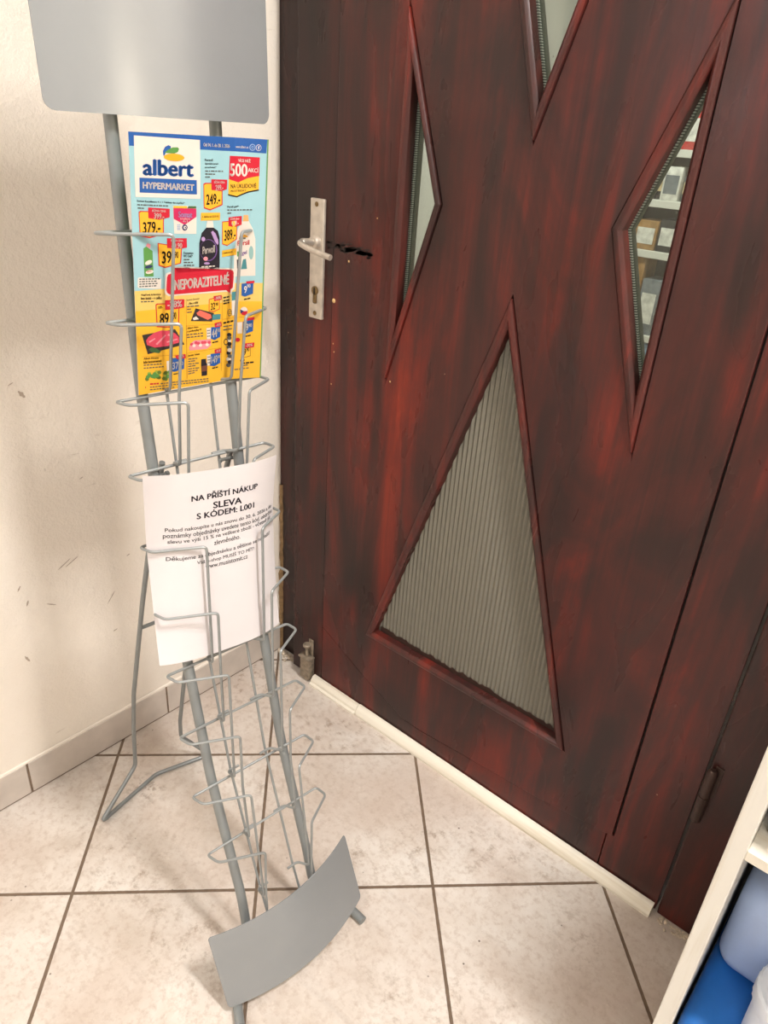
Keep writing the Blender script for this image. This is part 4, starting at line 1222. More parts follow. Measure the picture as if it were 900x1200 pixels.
["p","offwhite",4,[[0.2311,0.5088],[0.2399,0.4985],[0.2843,0.493],[0.2892,0.4733],[0.3192,0.4927],[0.7693,0.496],[0.7966,0.5013],[0.8026,0.5105],[0.7962,0.5853],[0.7768,0.5924],[0.7726,0.6093],[0.7376,0.5937],[0.2554,0.5914],[0.2306,0.5829],[0.2229,0.5702]]],
["p","red",5,[[0.2433,0.515],[0.252,0.5046],[0.2967,0.4991],[0.3015,0.4794],[0.3317,0.4989],[0.7555,0.5016],[0.7836,0.507],[0.7898,0.5162],[0.7826,0.5787],[0.7625,0.5855],[0.7582,0.6024],[0.7234,0.5869],[0.2682,0.5861],[0.2434,0.5777],[0.2356,0.565]]],
["t","white",6,"NEPORAZITELNÉ",[0.2969,0.5698],[0.7478,0.5634],[0.0003,-0.0533],0.05],
["t","black",4,"Vepřová krkovice",[0.0436,0.5828],[0.1922,0.5871],[0.0007,-0.0115],0.03],
["t","black",4,"bez kosti - v celku",[0.0427,0.5957],[0.1981,0.6005],[0.0007,-0.0117],0.03],
["p","grey",4,[[0.0433,0.6059],[0.0576,0.6064],[0.0579,0.6019],[0.0436,0.6015]]],
["p","grey",4,[[0.0637,0.6065],[0.088,0.6073],[0.0883,0.6028],[0.064,0.6021]]],
["p","grey",4,[[0.0942,0.6074],[0.1085,0.6079],[0.1088,0.6034],[0.0944,0.603]]],
["p","grey",4,[[0.1147,0.6081],[0.1393,0.6088],[0.1395,0.6043],[0.1149,0.6036]]],
["p","red",3,[[0.1513,0.621],[0.1613,0.6167],[0.3386,0.6228],[0.332,0.7102],[0.2526,0.7221],[0.1562,0.7138]]],
["p","yellow",4,[[0.1582,0.625],[0.1673,0.621],[0.331,0.626],[0.3236,0.7067],[0.2505,0.7167],[0.1624,0.71]]],
["p","red",5,[[0.2241,0.6059],[0.3772,0.6091],[0.3743,0.6432],[0.323,0.6469],[0.2236,0.6465]]],
["t","white",6,"-28%",[0.2413,0.6379],[0.3572,0.6408],[0.0009,-0.0275],0.03],
["t","black",6,"89",[0.1784,0.7066],[0.2499,0.706],[0.0021,-0.0481],0.03],
["t","black",6,"90",[0.2849,0.6893],[0.3094,0.6885],[0.001,-0.0301],0.03],
["t","black",6,"109.-",[0.1713,0.6388],[0.2081,0.638],[0.0005,-0.0105],0.03],
["p","tray",3,[[0.0418,0.7398],[0.2998,0.7313],[0.3739,0.8035],[0.0807,0.8246]]],
["p","meat",4,[[0.0713,0.7652],[0.0884,0.7519],[0.1319,0.7368],[0.1919,0.7298],[0.2588,0.736],[0.2992,0.7497],[0.3296,0.7684],[0.331,0.791],[0.2427,0.8003],[0.1351,0.7998],[0.0767,0.7838]]],
["p","pink",5,[[0.0906,0.7702],[0.1373,0.7589],[0.1437,0.763],[0.0968,0.7761]]],
["p","pink",5,[[0.1425,0.7849],[0.2177,0.7498],[0.2277,0.7534],[0.1556,0.7895]]],
["p","pink",5,[[0.2448,0.7479],[0.2852,0.758],[0.2781,0.7649],[0.2377,0.7548]]],
["p","pink",5,[[0.2299,0.7801],[0.3122,0.7728],[0.3154,0.7786],[0.2331,0.7859]]],
["p","darkgreen",5,[[0.0886,0.803],[0.112,0.7967],[0.1416,0.8014],[0.1842,0.8195],[0.1671,0.8268],[0.1043,0.816]]],
["t","black",4,"Albert Hrozny",[0.0477,0.8483],[0.1644,0.8529],[0.0007,-0.0119],0.03],
["t","black",4,"bílé bezsemenné",[0.0454,0.8627],[0.1854,0.8667],[0.0007,-0.012],0.03],
["p","grey",4,[[0.0461,0.8721],[0.0628,0.8728],[0.0632,0.8679],[0.0465,0.8673]]],
["p","grey",4,[[0.0686,0.873],[0.0906,0.8739],[0.0909,0.869],[0.0689,0.8682]]],
["p","grey",4,[[0.0964,0.8741],[0.1176,0.875],[0.1179,0.8701],[0.0967,0.8693]]],
["p","grey",4,[[0.1235,0.8752],[0.1402,0.8759],[0.1405,0.871],[0.1237,0.8703]]],
["p","grey",4,[[0.1461,0.8761],[0.1651,0.8769],[0.1653,0.872],[0.1463,0.8712]]],
["p","grey",4,[[0.171,0.8771],[0.1857,0.8777],[0.186,0.8728],[0.1712,0.8722]]],
["p","grey",4,[[0.0453,0.8852],[0.0607,0.8858],[0.061,0.881],[0.0456,0.8804]]],
["p","grey",4,[[0.0662,0.8861],[0.0816,0.8867],[0.0819,0.8818],[0.0665,0.8812]]],
["p","grey",4,[[0.0871,0.8869],[0.1069,0.8876],[0.1072,0.8827],[0.0874,0.882]]],
["p","grey",4,[[0.1125,0.8879],[0.13,0.8885],[0.1302,0.8836],[0.1127,0.8829]]],
["p","grey",4,[[0.1356,0.8888],[0.1549,0.8895],[0.1551,0.8846],[0.1358,0.8838]]],
["p","grey",4,[[0.1605,0.8897],[0.1798,0.8905],[0.18,0.8855],[0.1607,0.8848]]],
["p","grey",4,[[0.1854,0.8907],[0.2024,0.8914],[0.2026,0.8864],[0.1857,0.8857]]],
["p","grape",4,[[0.1019,0.9116],[0.0986,0.9163],[0.0904,0.9186],[0.0806,0.9177],[0.0728,0.9139],[0.0701,0.9088],[0.0734,0.9041],[0.0815,0.9018],[0.0914,0.9027],[0.0992,0.9064]]],
["p","grapedark",5,[[0.2471,0.9366],[0.2438,0.9413],[0.2354,0.9437],[0.2251,0.9428],[0.217,0.9389],[0.2141,0.9336],[0.2174,0.9288],[0.2258,0.9265],[0.236,0.9274],[0.2442,0.9313]]],
["p","green",6,[[0.1033,0.9183],[0.0999,0.9229],[0.0917,0.9253],[0.0819,0.9244],[0.0741,0.9206],[0.0714,0.9154],[0.0747,0.9108],[0.0828,0.9084],[0.0927,0.9093],[0.1005,0.9131]]],
["p","grape",4,[[0.1815,0.9157],[0.1782,0.9204],[0.1699,0.9227],[0.1598,0.9218],[0.1519,0.918],[0.149,0.9128],[0.1524,0.9081],[0.1606,0.9058],[0.1706,0.9066],[0.1786,0.9104]]],
["p","grapedark",5,[[0.234,0.9186],[0.2306,0.9233],[0.2223,0.9257],[0.2121,0.9248],[0.204,0.921],[0.2011,0.9157],[0.2045,0.911],[0.2128,0.9086],[0.2229,0.9095],[0.2311,0.9133]]],
["p","green",6,[[0.163,0.9262],[0.1597,0.9309],[0.1514,0.9333],[0.1414,0.9323],[0.1335,0.9285],[0.1307,0.9233],[0.134,0.9186],[0.1422,0.9163],[0.1522,0.9172],[0.1602,0.921]]],
["p","grape",4,[[0.1709,0.9293],[0.1676,0.934],[0.1593,0.9363],[0.1493,0.9354],[0.1413,0.9316],[0.1385,0.9263],[0.1418,0.9216],[0.1501,0.9193],[0.1601,0.9202],[0.1681,0.924]]],
["p","grapedark",5,[[0.2335,0.9478],[0.2301,0.9526],[0.2217,0.955],[0.2115,0.954],[0.2034,0.9501],[0.2005,0.9448],[0.2038,0.94],[0.2122,0.9377],[0.2224,0.9386],[0.2305,0.9425]]],
["p","green",6,[[0.1411,0.9285],[0.1378,0.9332],[0.1295,0.9355],[0.1196,0.9346],[0.1117,0.9308],[0.1089,0.9255],[0.1123,0.9209],[0.1205,0.9185],[0.1304,0.9194],[0.1383,0.9232]]],
["p","grape",4,[[0.2259,0.9236],[0.2225,0.9283],[0.2141,0.9307],[0.204,0.9297],[0.1959,0.9259],[0.193,0.9206],[0.1963,0.9159],[0.2047,0.9136],[0.2148,0.9144],[0.2229,0.9183]]],
["p","grapedark",5,[[0.0837,0.9343],[0.0804,0.9389],[0.0722,0.9413],[0.0624,0.9403],[0.0546,0.9365],[0.0519,0.9313],[0.0552,0.9267],[0.0634,0.9244],[0.0732,0.9253],[0.081,0.929]]],
["p","green",6,[[0.1446,0.9168],[0.1413,0.9215],[0.133,0.9238],[0.1231,0.9229],[0.1152,0.9192],[0.1124,0.9139],[0.1158,0.9093],[0.124,0.9069],[0.1339,0.9078],[0.1418,0.9116]]],
["p","grape",4,[[0.266,0.9371],[0.2626,0.9419],[0.2542,0.9442],[0.2439,0.9433],[0.2357,0.9394],[0.2328,0.9341],[0.2361,0.9293],[0.2445,0.927],[0.2548,0.9279],[0.263,0.9318]]],
["p","grapedark",5,[[0.179,0.9357],[0.1756,0.9404],[0.1673,0.9428],[0.1572,0.9418],[0.1493,0.938],[0.1464,0.9327],[0.1498,0.928],[0.158,0.9257],[0.1681,0.9266],[0.1761,0.9304]]],
["p","green",6,[[0.09,0.9252],[0.0867,0.9298],[0.0785,0.9321],[0.0687,0.9312],[0.0609,0.9275],[0.0582,0.9223],[0.0616,0.9176],[0.0697,0.9153],[0.0795,0.9162],[0.0873,0.9199]]],
["p","grape",4,[[0.1604,0.91],[0.157,0.9147],[0.1488,0.917],[0.1388,0.9162],[0.1309,0.9124],[0.1281,0.9072],[0.1314,0.9025],[0.1396,0.9002],[0.1496,0.901],[0.1575,0.9048]]],
["p","grapedark",5,[[0.2176,0.9444],[0.2142,0.9492],[0.2058,0.9515],[0.1957,0.9506],[0.1876,0.9467],[0.1847,0.9414],[0.1881,0.9367],[0.1964,0.9343],[0.2065,0.9352],[0.2146,0.9391]]],
["p","green",6,[[0.1257,0.9254],[0.1223,0.9301],[0.1141,0.9324],[0.1042,0.9315],[0.0964,0.9277],[0.0936,0.9225],[0.0969,0.9178],[0.1051,0.9155],[0.115,0.9164],[0.1229,0.9201]]],
["p","grape",4,[[0.1439,0.9308],[0.1405,0.9355],[0.1323,0.9378],[0.1223,0.9369],[0.1144,0.9331],[0.1116,0.9279],[0.1149,0.9232],[0.1231,0.9208],[0.1331,0.9217],[0.141,0.9255]]],
["p","grapedark",5,[[0.2314,0.9203],[0.228,0.925],[0.2196,0.9274],[0.2095,0.9265],[0.2014,0.9226],[0.1985,0.9174],[0.2018,0.9127],[0.2102,0.9103],[0.2203,0.9112],[0.2284,0.915]]],
["p","green",6,[[0.2531,0.9375],[0.2497,0.9423],[0.2413,0.9447],[0.231,0.9437],[0.2229,0.9399],[0.2199,0.9345],[0.2233,0.9298],[0.2317,0.9274],[0.2419,0.9284],[0.2501,0.9322]]],
["p","grape",4,[[0.2224,0.9404],[0.219,0.9451],[0.2106,0.9475],[0.2004,0.9465],[0.1924,0.9427],[0.1895,0.9374],[0.1928,0.9326],[0.2012,0.9303],[0.2113,0.9312],[0.2194,0.935]]],
["p","grapedark",5,[[0.1703,0.9333],[0.167,0.9381],[0.1587,0.9404],[0.1486,0.9395],[0.1407,0.9356],[0.1379,0.9304],[0.1412,0.9257],[0.1495,0.9233],[0.1595,0.9242],[0.1675,0.9281]]],
["p","green",6,[[0.2639,0.9186],[0.2606,0.9234],[0.2521,0.9257],[0.2419,0.9248],[0.2337,0.921],[0.2308,0.9157],[0.2341,0.911],[0.2425,0.9086],[0.2528,0.9095],[0.2609,0.9133]]],
["p","grape",4,[[0.2576,0.9282],[0.2542,0.9329],[0.2458,0.9353],[0.2355,0.9344],[0.2274,0.9305],[0.2245,0.9252],[0.2278,0.9205],[0.2362,0.9181],[0.2464,0.919],[0.2546,0.9229]]],
["p","grapedark",5,[[0.1818,0.9127],[0.1784,0.9174],[0.1701,0.9197],[0.1601,0.9188],[0.1521,0.915],[0.1493,0.9098],[0.1526,0.9051],[0.1609,0.9028],[0.1709,0.9037],[0.1789,0.9074]]],
["p","blue",3,[[0.2555,0.8561],[0.3725,0.8608],[0.3678,0.9131],[0.2865,0.9197],[0.2533,0.9129]]],
["p","white",3,[[0.2263,0.8663],[0.2537,0.8666],[0.252,0.9108],[0.2279,0.9107]]],
["t","white",5,"37",[0.2716,0.9086],[0.3205,0.9082],[0.0011,-0.0328],0.03],
["t","white",5,"90",[0.3293,0.8949],[0.359,0.8951],[0.0005,-0.0175],0.03],
["p","red",4,[[0.2959,0.8474],[0.38,0.846],[0.3838,0.8656],[0.3093,0.8642]]],
["t","white",5,"-25%",[0.3164,0.859],[0.3691,0.8594],[0.0004,-0.0115],0.03],
["p","black",4,[[0.2791,0.9328],[0.3105,0.9323],[0.3106,0.9276],[0.2792,0.9281]]],
["p","black",4,[[0.3139,0.9322],[0.332,0.9319],[0.3321,0.9272],[0.314,0.9275]]],
["p","red",4,[[0.0892,0.9613],[0.1153,0.9627],[0.1156,0.9557],[0.0896,0.9543]]],
["p","red",4,[[0.1197,0.9629],[0.1367,0.9638],[0.1371,0.9568],[0.1201,0.9559]]],
["p","red",4,[[0.1412,0.964],[0.1591,0.965],[0.1595,0.958],[0.1415,0.957]]],
["p","grey",4,[[0.1738,0.9662],[0.1933,0.9669],[0.1935,0.9622],[0.1741,0.9615]]],
["p","grey",4,[[0.1992,0.9671],[0.2113,0.9675],[0.2115,0.9628],[0.1994,0.9624]]],
["p","grey",4,[[0.2171,0.9677],[0.2356,0.9684],[0.2358,0.9636],[0.2173,0.963]]],
["p","grey",4,[[0.2415,0.9686],[0.2613,0.9693],[0.2615,0.9645],[0.2417,0.9638]]],
["p","grey",4,[[0.2673,0.9695],[0.2944,0.9704],[0.2945,0.9656],[0.2674,0.9647]]],
["p","grey",4,[[0.3004,0.9706],[0.3135,0.9711],[0.3136,0.9663],[0.3005,0.9659]]],
["p","grey",4,[[0.3195,0.9713],[0.3357,0.9718],[0.3358,0.9671],[0.3196,0.9665]]],
["p","grey",4,[[0.3417,0.9721],[0.366,0.9729],[0.3661,0.9681],[0.3419,0.9673]]],
["p","grey",4,[[0.3721,0.9731],[0.3979,0.974],[0.398,0.9692],[0.3722,0.9683]]],
["p","grey",4,[[0.404,0.9742],[0.4166,0.9747],[0.4167,0.9698],[0.4041,0.9694]]],
["p","grey",4,[[0.4228,0.9749],[0.4441,0.9756],[0.4442,0.9708],[0.4228,0.97]]],
["p","grey",4,[[0.4503,0.9758],[0.4688,0.9765],[0.4689,0.9716],[0.4504,0.971]]],
["p","grey",4,[[0.4751,0.9767],[0.4913,0.9772],[0.4913,0.9724],[0.4751,0.9718]]],
["p","grey",4,[[0.4975,0.9775],[0.5211,0.9783],[0.5211,0.9734],[0.4976,0.9726]]],
["p","grey",4,[[0.5274,0.9785],[0.5508,0.9793],[0.5508,0.9744],[0.5274,0.9736]]],
["p","grey",4,[[0.5572,0.9795],[0.5748,0.9802],[0.5748,0.9752],[0.5572,0.9746]]],
["p","grey",4,[[0.0884,0.9744],[0.1029,0.975],[0.1032,0.9703],[0.0887,0.9698]]],
["p","grey",4,[[0.1085,0.9752],[0.125,0.9757],[0.1253,0.9711],[0.1088,0.9705]]],
["p","grey",4,[[0.1307,0.9759],[0.1477,0.9765],[0.148,0.9719],[0.1309,0.9713]]],
["p","grey",4,[[0.1534,0.9768],[0.1786,0.9776],[0.1788,0.9729],[0.1536,0.9721]]],
["p","grey",4,[[0.1844,0.9779],[0.2062,0.9786],[0.2064,0.9739],[0.1846,0.9731]]],
["p","grey",4,[[0.212,0.9788],[0.2311,0.9795],[0.2313,0.9748],[0.2122,0.9741]]],
["p","grey",4,[[0.2369,0.9797],[0.253,0.9803],[0.2532,0.9755],[0.2371,0.975]]],
["p","grey",4,[[0.2588,0.9805],[0.2697,0.9809],[0.2698,0.9761],[0.259,0.9757]]],
["p","grey",4,[[0.2755,0.9811],[0.298,0.9819],[0.2982,0.9771],[0.2757,0.9763]]],
["p","grey",4,[[0.3039,0.9821],[0.3267,0.9829],[0.3268,0.9781],[0.3041,0.9773]]],
["p","grey",4,[[0.3326,0.9831],[0.3505,0.9838],[0.3506,0.979],[0.3327,0.9783]]],
["p","grey",4,[[0.3565,0.984],[0.3752,0.9846],[0.3753,0.9798],[0.3566,0.9792]]],
["p","grey",4,[[0.3812,0.9849],[0.4009,0.9856],[0.401,0.9807],[0.3813,0.98]]],
["p","grey",4,[[0.4069,0.9858],[0.4255,0.9864],[0.4256,0.9816],[0.407,0.9809]]],
["p","grey",4,[[0.4316,0.9867],[0.4426,0.987],[0.4427,0.9822],[0.4317,0.9818]]],
["p","grey",4,[[0.4487,0.9873],[0.4764,0.9882],[0.4764,0.9834],[0.4488,0.9824]]],
["p","grey",4,[[0.4825,0.9885],[0.4998,0.9891],[0.4999,0.9842],[0.4825,0.9836]]],
["p","grey",4,[[0.506,0.9893],[0.5273,0.9901],[0.5273,0.9852],[0.506,0.9844]]],
["p","grey",4,[[0.5335,0.9903],[0.5538,0.991],[0.5538,0.9861],[0.5335,0.9854]]],
["p","grey",4,[[0.56,0.9912],[0.5764,0.9918],[0.5764,0.9869],[0.56,0.9863]]],
["p","grey",4,[[0.0878,0.9861],[0.1085,0.9869],[0.1087,0.9822],[0.088,0.9814]]],
["p","grey",4,[[0.1145,0.9871],[0.1344,0.9878],[0.1346,0.9831],[0.1147,0.9824]]],
["p","grey",4,[[0.1404,0.988],[0.156,0.9886],[0.1563,0.9838],[0.1406,0.9833]]],
["p","grey",4,[[0.1621,0.9888],[0.1777,0.9893],[0.178,0.9846],[0.1623,0.9841]]],
["p","grey",4,[[0.1838,0.9896],[0.2041,0.9903],[0.2043,0.9855],[0.1841,0.9848]]],
["p","grey",4,[[0.2102,0.9905],[0.2388,0.9915],[0.239,0.9868],[0.2104,0.9858]]],
["p","grey",4,[[0.245,0.9917],[0.2625,0.9924],[0.2626,0.9876],[0.2451,0.987]]],
["p","grey",4,[[0.2687,0.9926],[0.2848,0.9932],[0.285,0.9884],[0.2688,0.9878]]],
["p","red",4,[[0.0585,0.97],[0.0572,0.9726],[0.0543,0.9734],[0.0516,0.972],[0.0506,0.9692],[0.0519,0.9666],[0.0548,0.9657],[0.0575,0.9671]]],
["p","line",3,[[0.0344,0.8313],[0.3799,0.8479],[0.3799,0.8498],[0.0343,0.8331]]],
["p","line",3,[[0.3884,0.7203],[0.3881,0.9625],[0.3917,0.9629],[0.3919,0.7205]]],
["p","line",3,[[0.3921,0.723],[0.6925,0.7311],[0.6925,0.7328],[0.392,0.7247]]],
["p","line",3,[[0.3894,0.8444],[0.6943,0.8392],[0.6944,0.841],[0.3894,0.8461]]],
["p","line",3,[[0.3908,0.6083],[0.3909,0.9601],[0.3941,0.9604],[0.3938,0.6085]]],
["p","line",3,[[0.6904,0.6105],[0.6877,0.9507],[0.6911,0.951],[0.6937,0.6106]]],
["p","line",3,[[0.6963,0.7123],[0.8872,0.7095],[0.8873,0.7113],[0.6963,0.714]]],
["t","black",4,"Losos čerstvý",[0.3981,0.6193],[0.4987,0.6183],[0.0002,-0.0103],0.01],
["t","black",4,"- filet s kůží",[0.4055,0.6336],[0.4892,0.6323],[0.0001,-0.0103],0.03],
["p","grey",4,[[0.3976,0.6444],[0.4196,0.6444],[0.4197,0.6396],[0.3977,0.6396]]],
["p","grey",4,[[0.4259,0.6444],[0.4542,0.6445],[0.4543,0.6397],[0.426,0.6396]]],
["p","grey",4,[[0.4605,0.6445],[0.4961,0.6446],[0.4961,0.6398],[0.4605,0.6397]]],
["p","grey",4,[[0.3974,0.6556],[0.415,0.6555],[0.4151,0.6511],[0.3975,0.6512]]],
["p","grey",4,[[0.4171,0.6555],[0.43,0.6554],[0.4301,0.651],[0.4172,0.6511]]],
["p","grey",4,[[0.3971,0.6684],[0.4162,0.6682],[0.4163,0.6638],[0.3972,0.664]]],
["p","grey",4,[[0.4188,0.6682],[0.4371,0.668],[0.4371,0.6635],[0.4188,0.6637]]],
["p","red",3,[[0.5776,0.6193],[0.6176,0.6152],[0.6702,0.6217],[0.6709,0.667],[0.6181,0.6765],[0.5778,0.671]]],
["p","yellow",4,[[0.5825,0.6221],[0.6181,0.6187],[0.6653,0.6241],[0.6652,0.6644],[0.6185,0.6729],[0.5821,0.6684]]],
["p","red",5,[[0.6175,0.6079],[0.6862,0.6062],[0.6866,0.6258],[0.6217,0.63]]],
["t","white",6,"-30%",[0.6257,0.6245],[0.6808,0.6214],[-0.0002,-0.0122],0.03],
["t","black",6,"32",[0.5938,0.6678],[0.6309,0.6648],[-0.0002,-0.0307],0.03],
["t","black",6,"90",[0.6341,0.6518],[0.6568,0.6505],[-0.0002,-0.0148],0.03],
["p","tray",2,[[0.4274,0.7047],[0.4671,0.652],[0.6222,0.6809],[0.6062,0.7174]]],
["p","salmon",5,[[0.4747,0.6727],[0.5023,0.662],[0.5939,0.6855],[0.602,0.7005],[0.5698,0.7078],[0.4824,0.6821]]],
["p","offwhite",4,[[0.4431,0.6933],[0.4706,0.6867],[0.4941,0.7004],[0.4508,0.702]]],
["p","teal",5,[[0.6117,0.6865],[0.6794,0.6882],[0.6756,0.7111],[0.6062,0.7112]]],
["t","black",4,"Albert Vejce",[0.3994,0.7408],[0.4898,0.7395],[0.0002,-0.0107],0.03],
["t","black",4,"z podestýlky M",[0.3968,0.7543],[0.5152,0.7537],[0.0002,-0.0117],0.03],
["p","grey",4,[[0.395,0.765],[0.4134,0.765],[0.4135,0.76],[0.3951,0.76]]],
["p","grey",4,[[0.42,0.7651],[0.4403,0.7652],[0.4404,0.7602],[0.4201,0.7601]]],
["p","grey",4,[[0.447,0.7652],[0.478,0.7653],[0.4781,0.7603],[0.4471,0.7602]]],
["p","grey",4,[[0.4848,0.7654],[0.4986,0.7654],[0.4986,0.7604],[0.4849,0.7603]]],
["p","grey",4,[[0.5054,0.7654],[0.5291,0.7656],[0.5291,0.7605],[0.5054,0.7604]]],
["p","grey",4,[[0.3948,0.7766],[0.4191,0.7769],[0.4192,0.7719],[0.3949,0.7716]]],
["p","grey",4,[[0.4258,0.777],[0.4479,0.7773],[0.448,0.7722],[0.4259,0.772]]],
["p","grey",4,[[0.4546,0.7773],[0.4751,0.7776],[0.4752,0.7725],[0.4547,0.7723]]],
["p","grey",4,[[0.4819,0.7777],[0.5017,0.7779],[0.5017,0.7728],[0.482,0.7726]]],
["p","grey",4,[[0.5085,0.778],[0.5291,0.7782],[0.5291,0.7731],[0.5086,0.7729]]],
["p","blue",4,[[0.5982,0.7422],[0.6761,0.7449],[0.6768,0.79],[0.6273,0.8017],[0.5944,0.793]]],
["p","white",4,[[0.5577,0.7438],[0.5958,0.7437],[0.596,0.7939],[0.5618,0.7933]]],
["t","white",6,"44",[0.6025,0.7901],[0.6486,0.7872],[-0.0003,-0.0376],0.03],
["t","white",6,"90",[0.65,0.7689],[0.6715,0.7681],[-0.0003,-0.0171],0.03],
["p","grey",6,[[0.5634,0.7568],[0.5763,0.7568],[0.5763,0.7526],[0.5634,0.7526]]],
["p","grey",6,[[0.5779,0.7568],[0.5885,0.7569],[0.5885,0.7526],[0.5779,0.7526]]],
["p","grey",6,[[0.5634,0.7695],[0.5772,0.7696],[0.5772,0.7653],[0.5634,0.7653]]],
["p","grey",6,[[0.5788,0.7696],[0.5886,0.7696],[0.5886,0.7653],[0.5788,0.7653]]],
["p","grey",6,[[0.5634,0.7823],[0.5742,0.7823],[0.5742,0.7781],[0.5634,0.778]]],
["p","grey",6,[[0.5758,0.7823],[0.5886,0.7824],[0.5886,0.7781],[0.5758,0.7781]]],
["p","red",5,[[0.6266,0.7258],[0.6841,0.7221],[0.6885,0.7436],[0.6309,0.7451]]],
["t","white",6,"-40%",[0.6366,0.7403],[0.681,0.7389],[-0.0001,-0.011],0.02],
["p","black",4,[[0.6068,0.8154],[0.6292,0.8142],[0.6292,0.8081],[0.6068,0.8093]]],
["p","black",4,[[0.6325,0.814],[0.6588,0.8126],[0.6587,0.8065],[0.6325,0.8079]]],
["p","pink",3,[[0.4096,0.8224],[0.4257,0.8024],[0.4575,0.7911],[0.5944,0.7964],[0.5986,0.8235],[0.5618,0.8372],[0.4172,0.8337]]],
["p","meat",4,[[0.4477,0.8082],[0.445,0.812],[0.4378,0.814],[0.429,0.8133],[0.4219,0.8103],[0.4193,0.8061],[0.4221,0.8024],[0.4292,0.8004],[0.438,0.801],[0.4451,0.804]]],
["p","offwhite",5,[[0.4659,0.8157],[0.4631,0.8195],[0.456,0.8214],[0.4471,0.8208],[0.44,0.8178],[0.4374,0.8136],[0.4401,0.8098],[0.4473,0.8078],[0.4561,0.8085],[0.4632,0.8114]]],
["p","meat",4,[[0.4844,0.8033],[0.4816,0.8072],[0.4744,0.8091],[0.4656,0.8085],[0.4584,0.8055],[0.4558,0.8013],[0.4585,0.7975],[0.4657,0.7956],[0.4746,0.7962],[0.4817,0.7992]]],
["p","meat",5,[[0.5028,0.8075],[0.5,0.8113],[0.4928,0.8133],[0.4839,0.8126],[0.4767,0.8096],[0.474,0.8054],[0.4768,0.8016],[0.484,0.7996],[0.4929,0.8003],[0.5001,0.8033]]],
["p","offwhite",4,[[0.5213,0.8177],[0.5185,0.8216],[0.5112,0.8235],[0.5022,0.8229],[0.495,0.8199],[0.4923,0.8156],[0.4951,0.8118],[0.5023,0.8098],[0.5113,0.8105],[0.5185,0.8135]]],
["p","meat",5,[[0.5399,0.8064],[0.5371,0.8102],[0.5298,0.8122],[0.5208,0.8115],[0.5136,0.8085],[0.5109,0.8043],[0.5136,0.8005],[0.5209,0.7985],[0.5299,0.7992],[0.5371,0.8022]]],
["p","meat",4,[[0.5585,0.8069],[0.5557,0.8108],[0.5484,0.8127],[0.5394,0.8121],[0.5321,0.8091],[0.5294,0.8048],[0.5322,0.801],[0.5395,0.799],[0.5485,0.7997],[0.5557,0.8027]]],
["p","offwhite",5,[[0.5773,0.8192],[0.5745,0.8231],[0.5671,0.8251],[0.5581,0.8244],[0.5508,0.8214],[0.548,0.8171],[0.5508,0.8133],[0.5581,0.8113],[0.5671,0.8119],[0.5745,0.815]]],
["p","meat",4,[[0.5961,0.8098],[0.5933,0.8137],[0.5859,0.8156],[0.5768,0.815],[0.5695,0.8119],[0.5667,0.8077],[0.5695,0.8038],[0.5768,0.8019],[0.5859,0.8025],[0.5933,0.8055]]],
["t","black",4,"Jacobs Velvet",[0.4009,0.8633],[0.5008,0.8625],[0.0001,-0.0121],0.03],
["p","grey",4,[[0.4022,0.8742],[0.4309,0.875],[0.431,0.8702],[0.4023,0.8694]]],
["p","grey",4,[[0.4358,0.8751],[0.4588,0.8758],[0.4588,0.871],[0.4359,0.8704]]],
["p","grey",4,[[0.4637,0.8759],[0.4795,0.8764],[0.4796,0.8716],[0.4638,0.8711]]],
["p","grey",4,[[0.402,0.8855],[0.4218,0.8856],[0.4219,0.8808],[0.4021,0.8807]]],
["p","grey",4,[[0.4256,0.8856],[0.4605,0.8858],[0.4606,0.881],[0.4256,0.8808]]],
["p","grey",4,[[0.4018,0.8968],[0.432,0.8976],[0.432,0.8928],[0.4019,0.892]]],
["p","grey",4,[[0.4377,0.8978],[0.4537,0.8983],[0.4537,0.8934],[0.4378,0.893]]],
["p","grey",4,[[0.4594,0.8984],[0.4922,0.8994],[0.4923,0.8945],[0.4595,0.8936]]],
["p","grey",4,[[0.4016,0.9081],[0.4299,0.9081],[0.43,0.9033],[0.4017,0.9033]]],
["p","grey",4,[[0.4339,0.9081],[0.464,0.908],[0.4641,0.9032],[0.434,0.9032]]],
["p","grey",4,[[0.4013,0.9195],[0.4348,0.9203],[0.4349,0.9154],[0.4014,0.9147]]],
["p","grey",4,[[0.4407,0.9204],[0.4554,0.9208],[0.4555,0.9159],[0.4408,0.9156]]],
["p","grey",4,[[0.4614,0.9209],[0.4943,0.9217],[0.4944,0.9168],[0.4615,0.9161]]],
["p","grey",4,[[0.4011,0.9309],[0.4312,0.9312],[0.4313,0.9264],[0.4012,0.9261]]],
["p","grey",4,[[0.4364,0.9313],[0.458,0.9316],[0.4581,0.9267],[0.4365,0.9264]]],
["p","grey",4,[[0.4633,0.9316],[0.4828,0.9318],[0.4828,0.927],[0.4633,0.9267]]],
["p","grey",4,[[0.4009,0.9424],[0.4301,0.9414],[0.4302,0.9366],[0.401,0.9375]]],
["p","grey",4,[[0.4337,0.9413],[0.456,0.9406],[0.4561,0.9357],[0.4337,0.9365]]],
["p","ink",4,[[0.5128,0.8814],[0.5536,0.8821],[0.5552,0.899],[0.5659,0.9088],[0.5635,0.9601],[0.5165,0.9604],[0.511,0.9086]]],
["p","brown",5,[[0.5143,0.9133],[0.5635,0.913],[0.5635,0.9398],[0.5158,0.9392]]],
["p","blue",4,[[0.5947,0.8633],[0.6779,0.8636],[0.6786,0.9114],[0.6283,0.923],[0.5866,0.9176]]],
["p","white",4,[[0.5618,0.8665],[0.5947,0.866],[0.5933,0.9155],[0.5635,0.9152]]],
["t","white",6,"149",[0.599,0.9097],[0.6533,0.9071],[-0.0003,-0.0347],0.03],
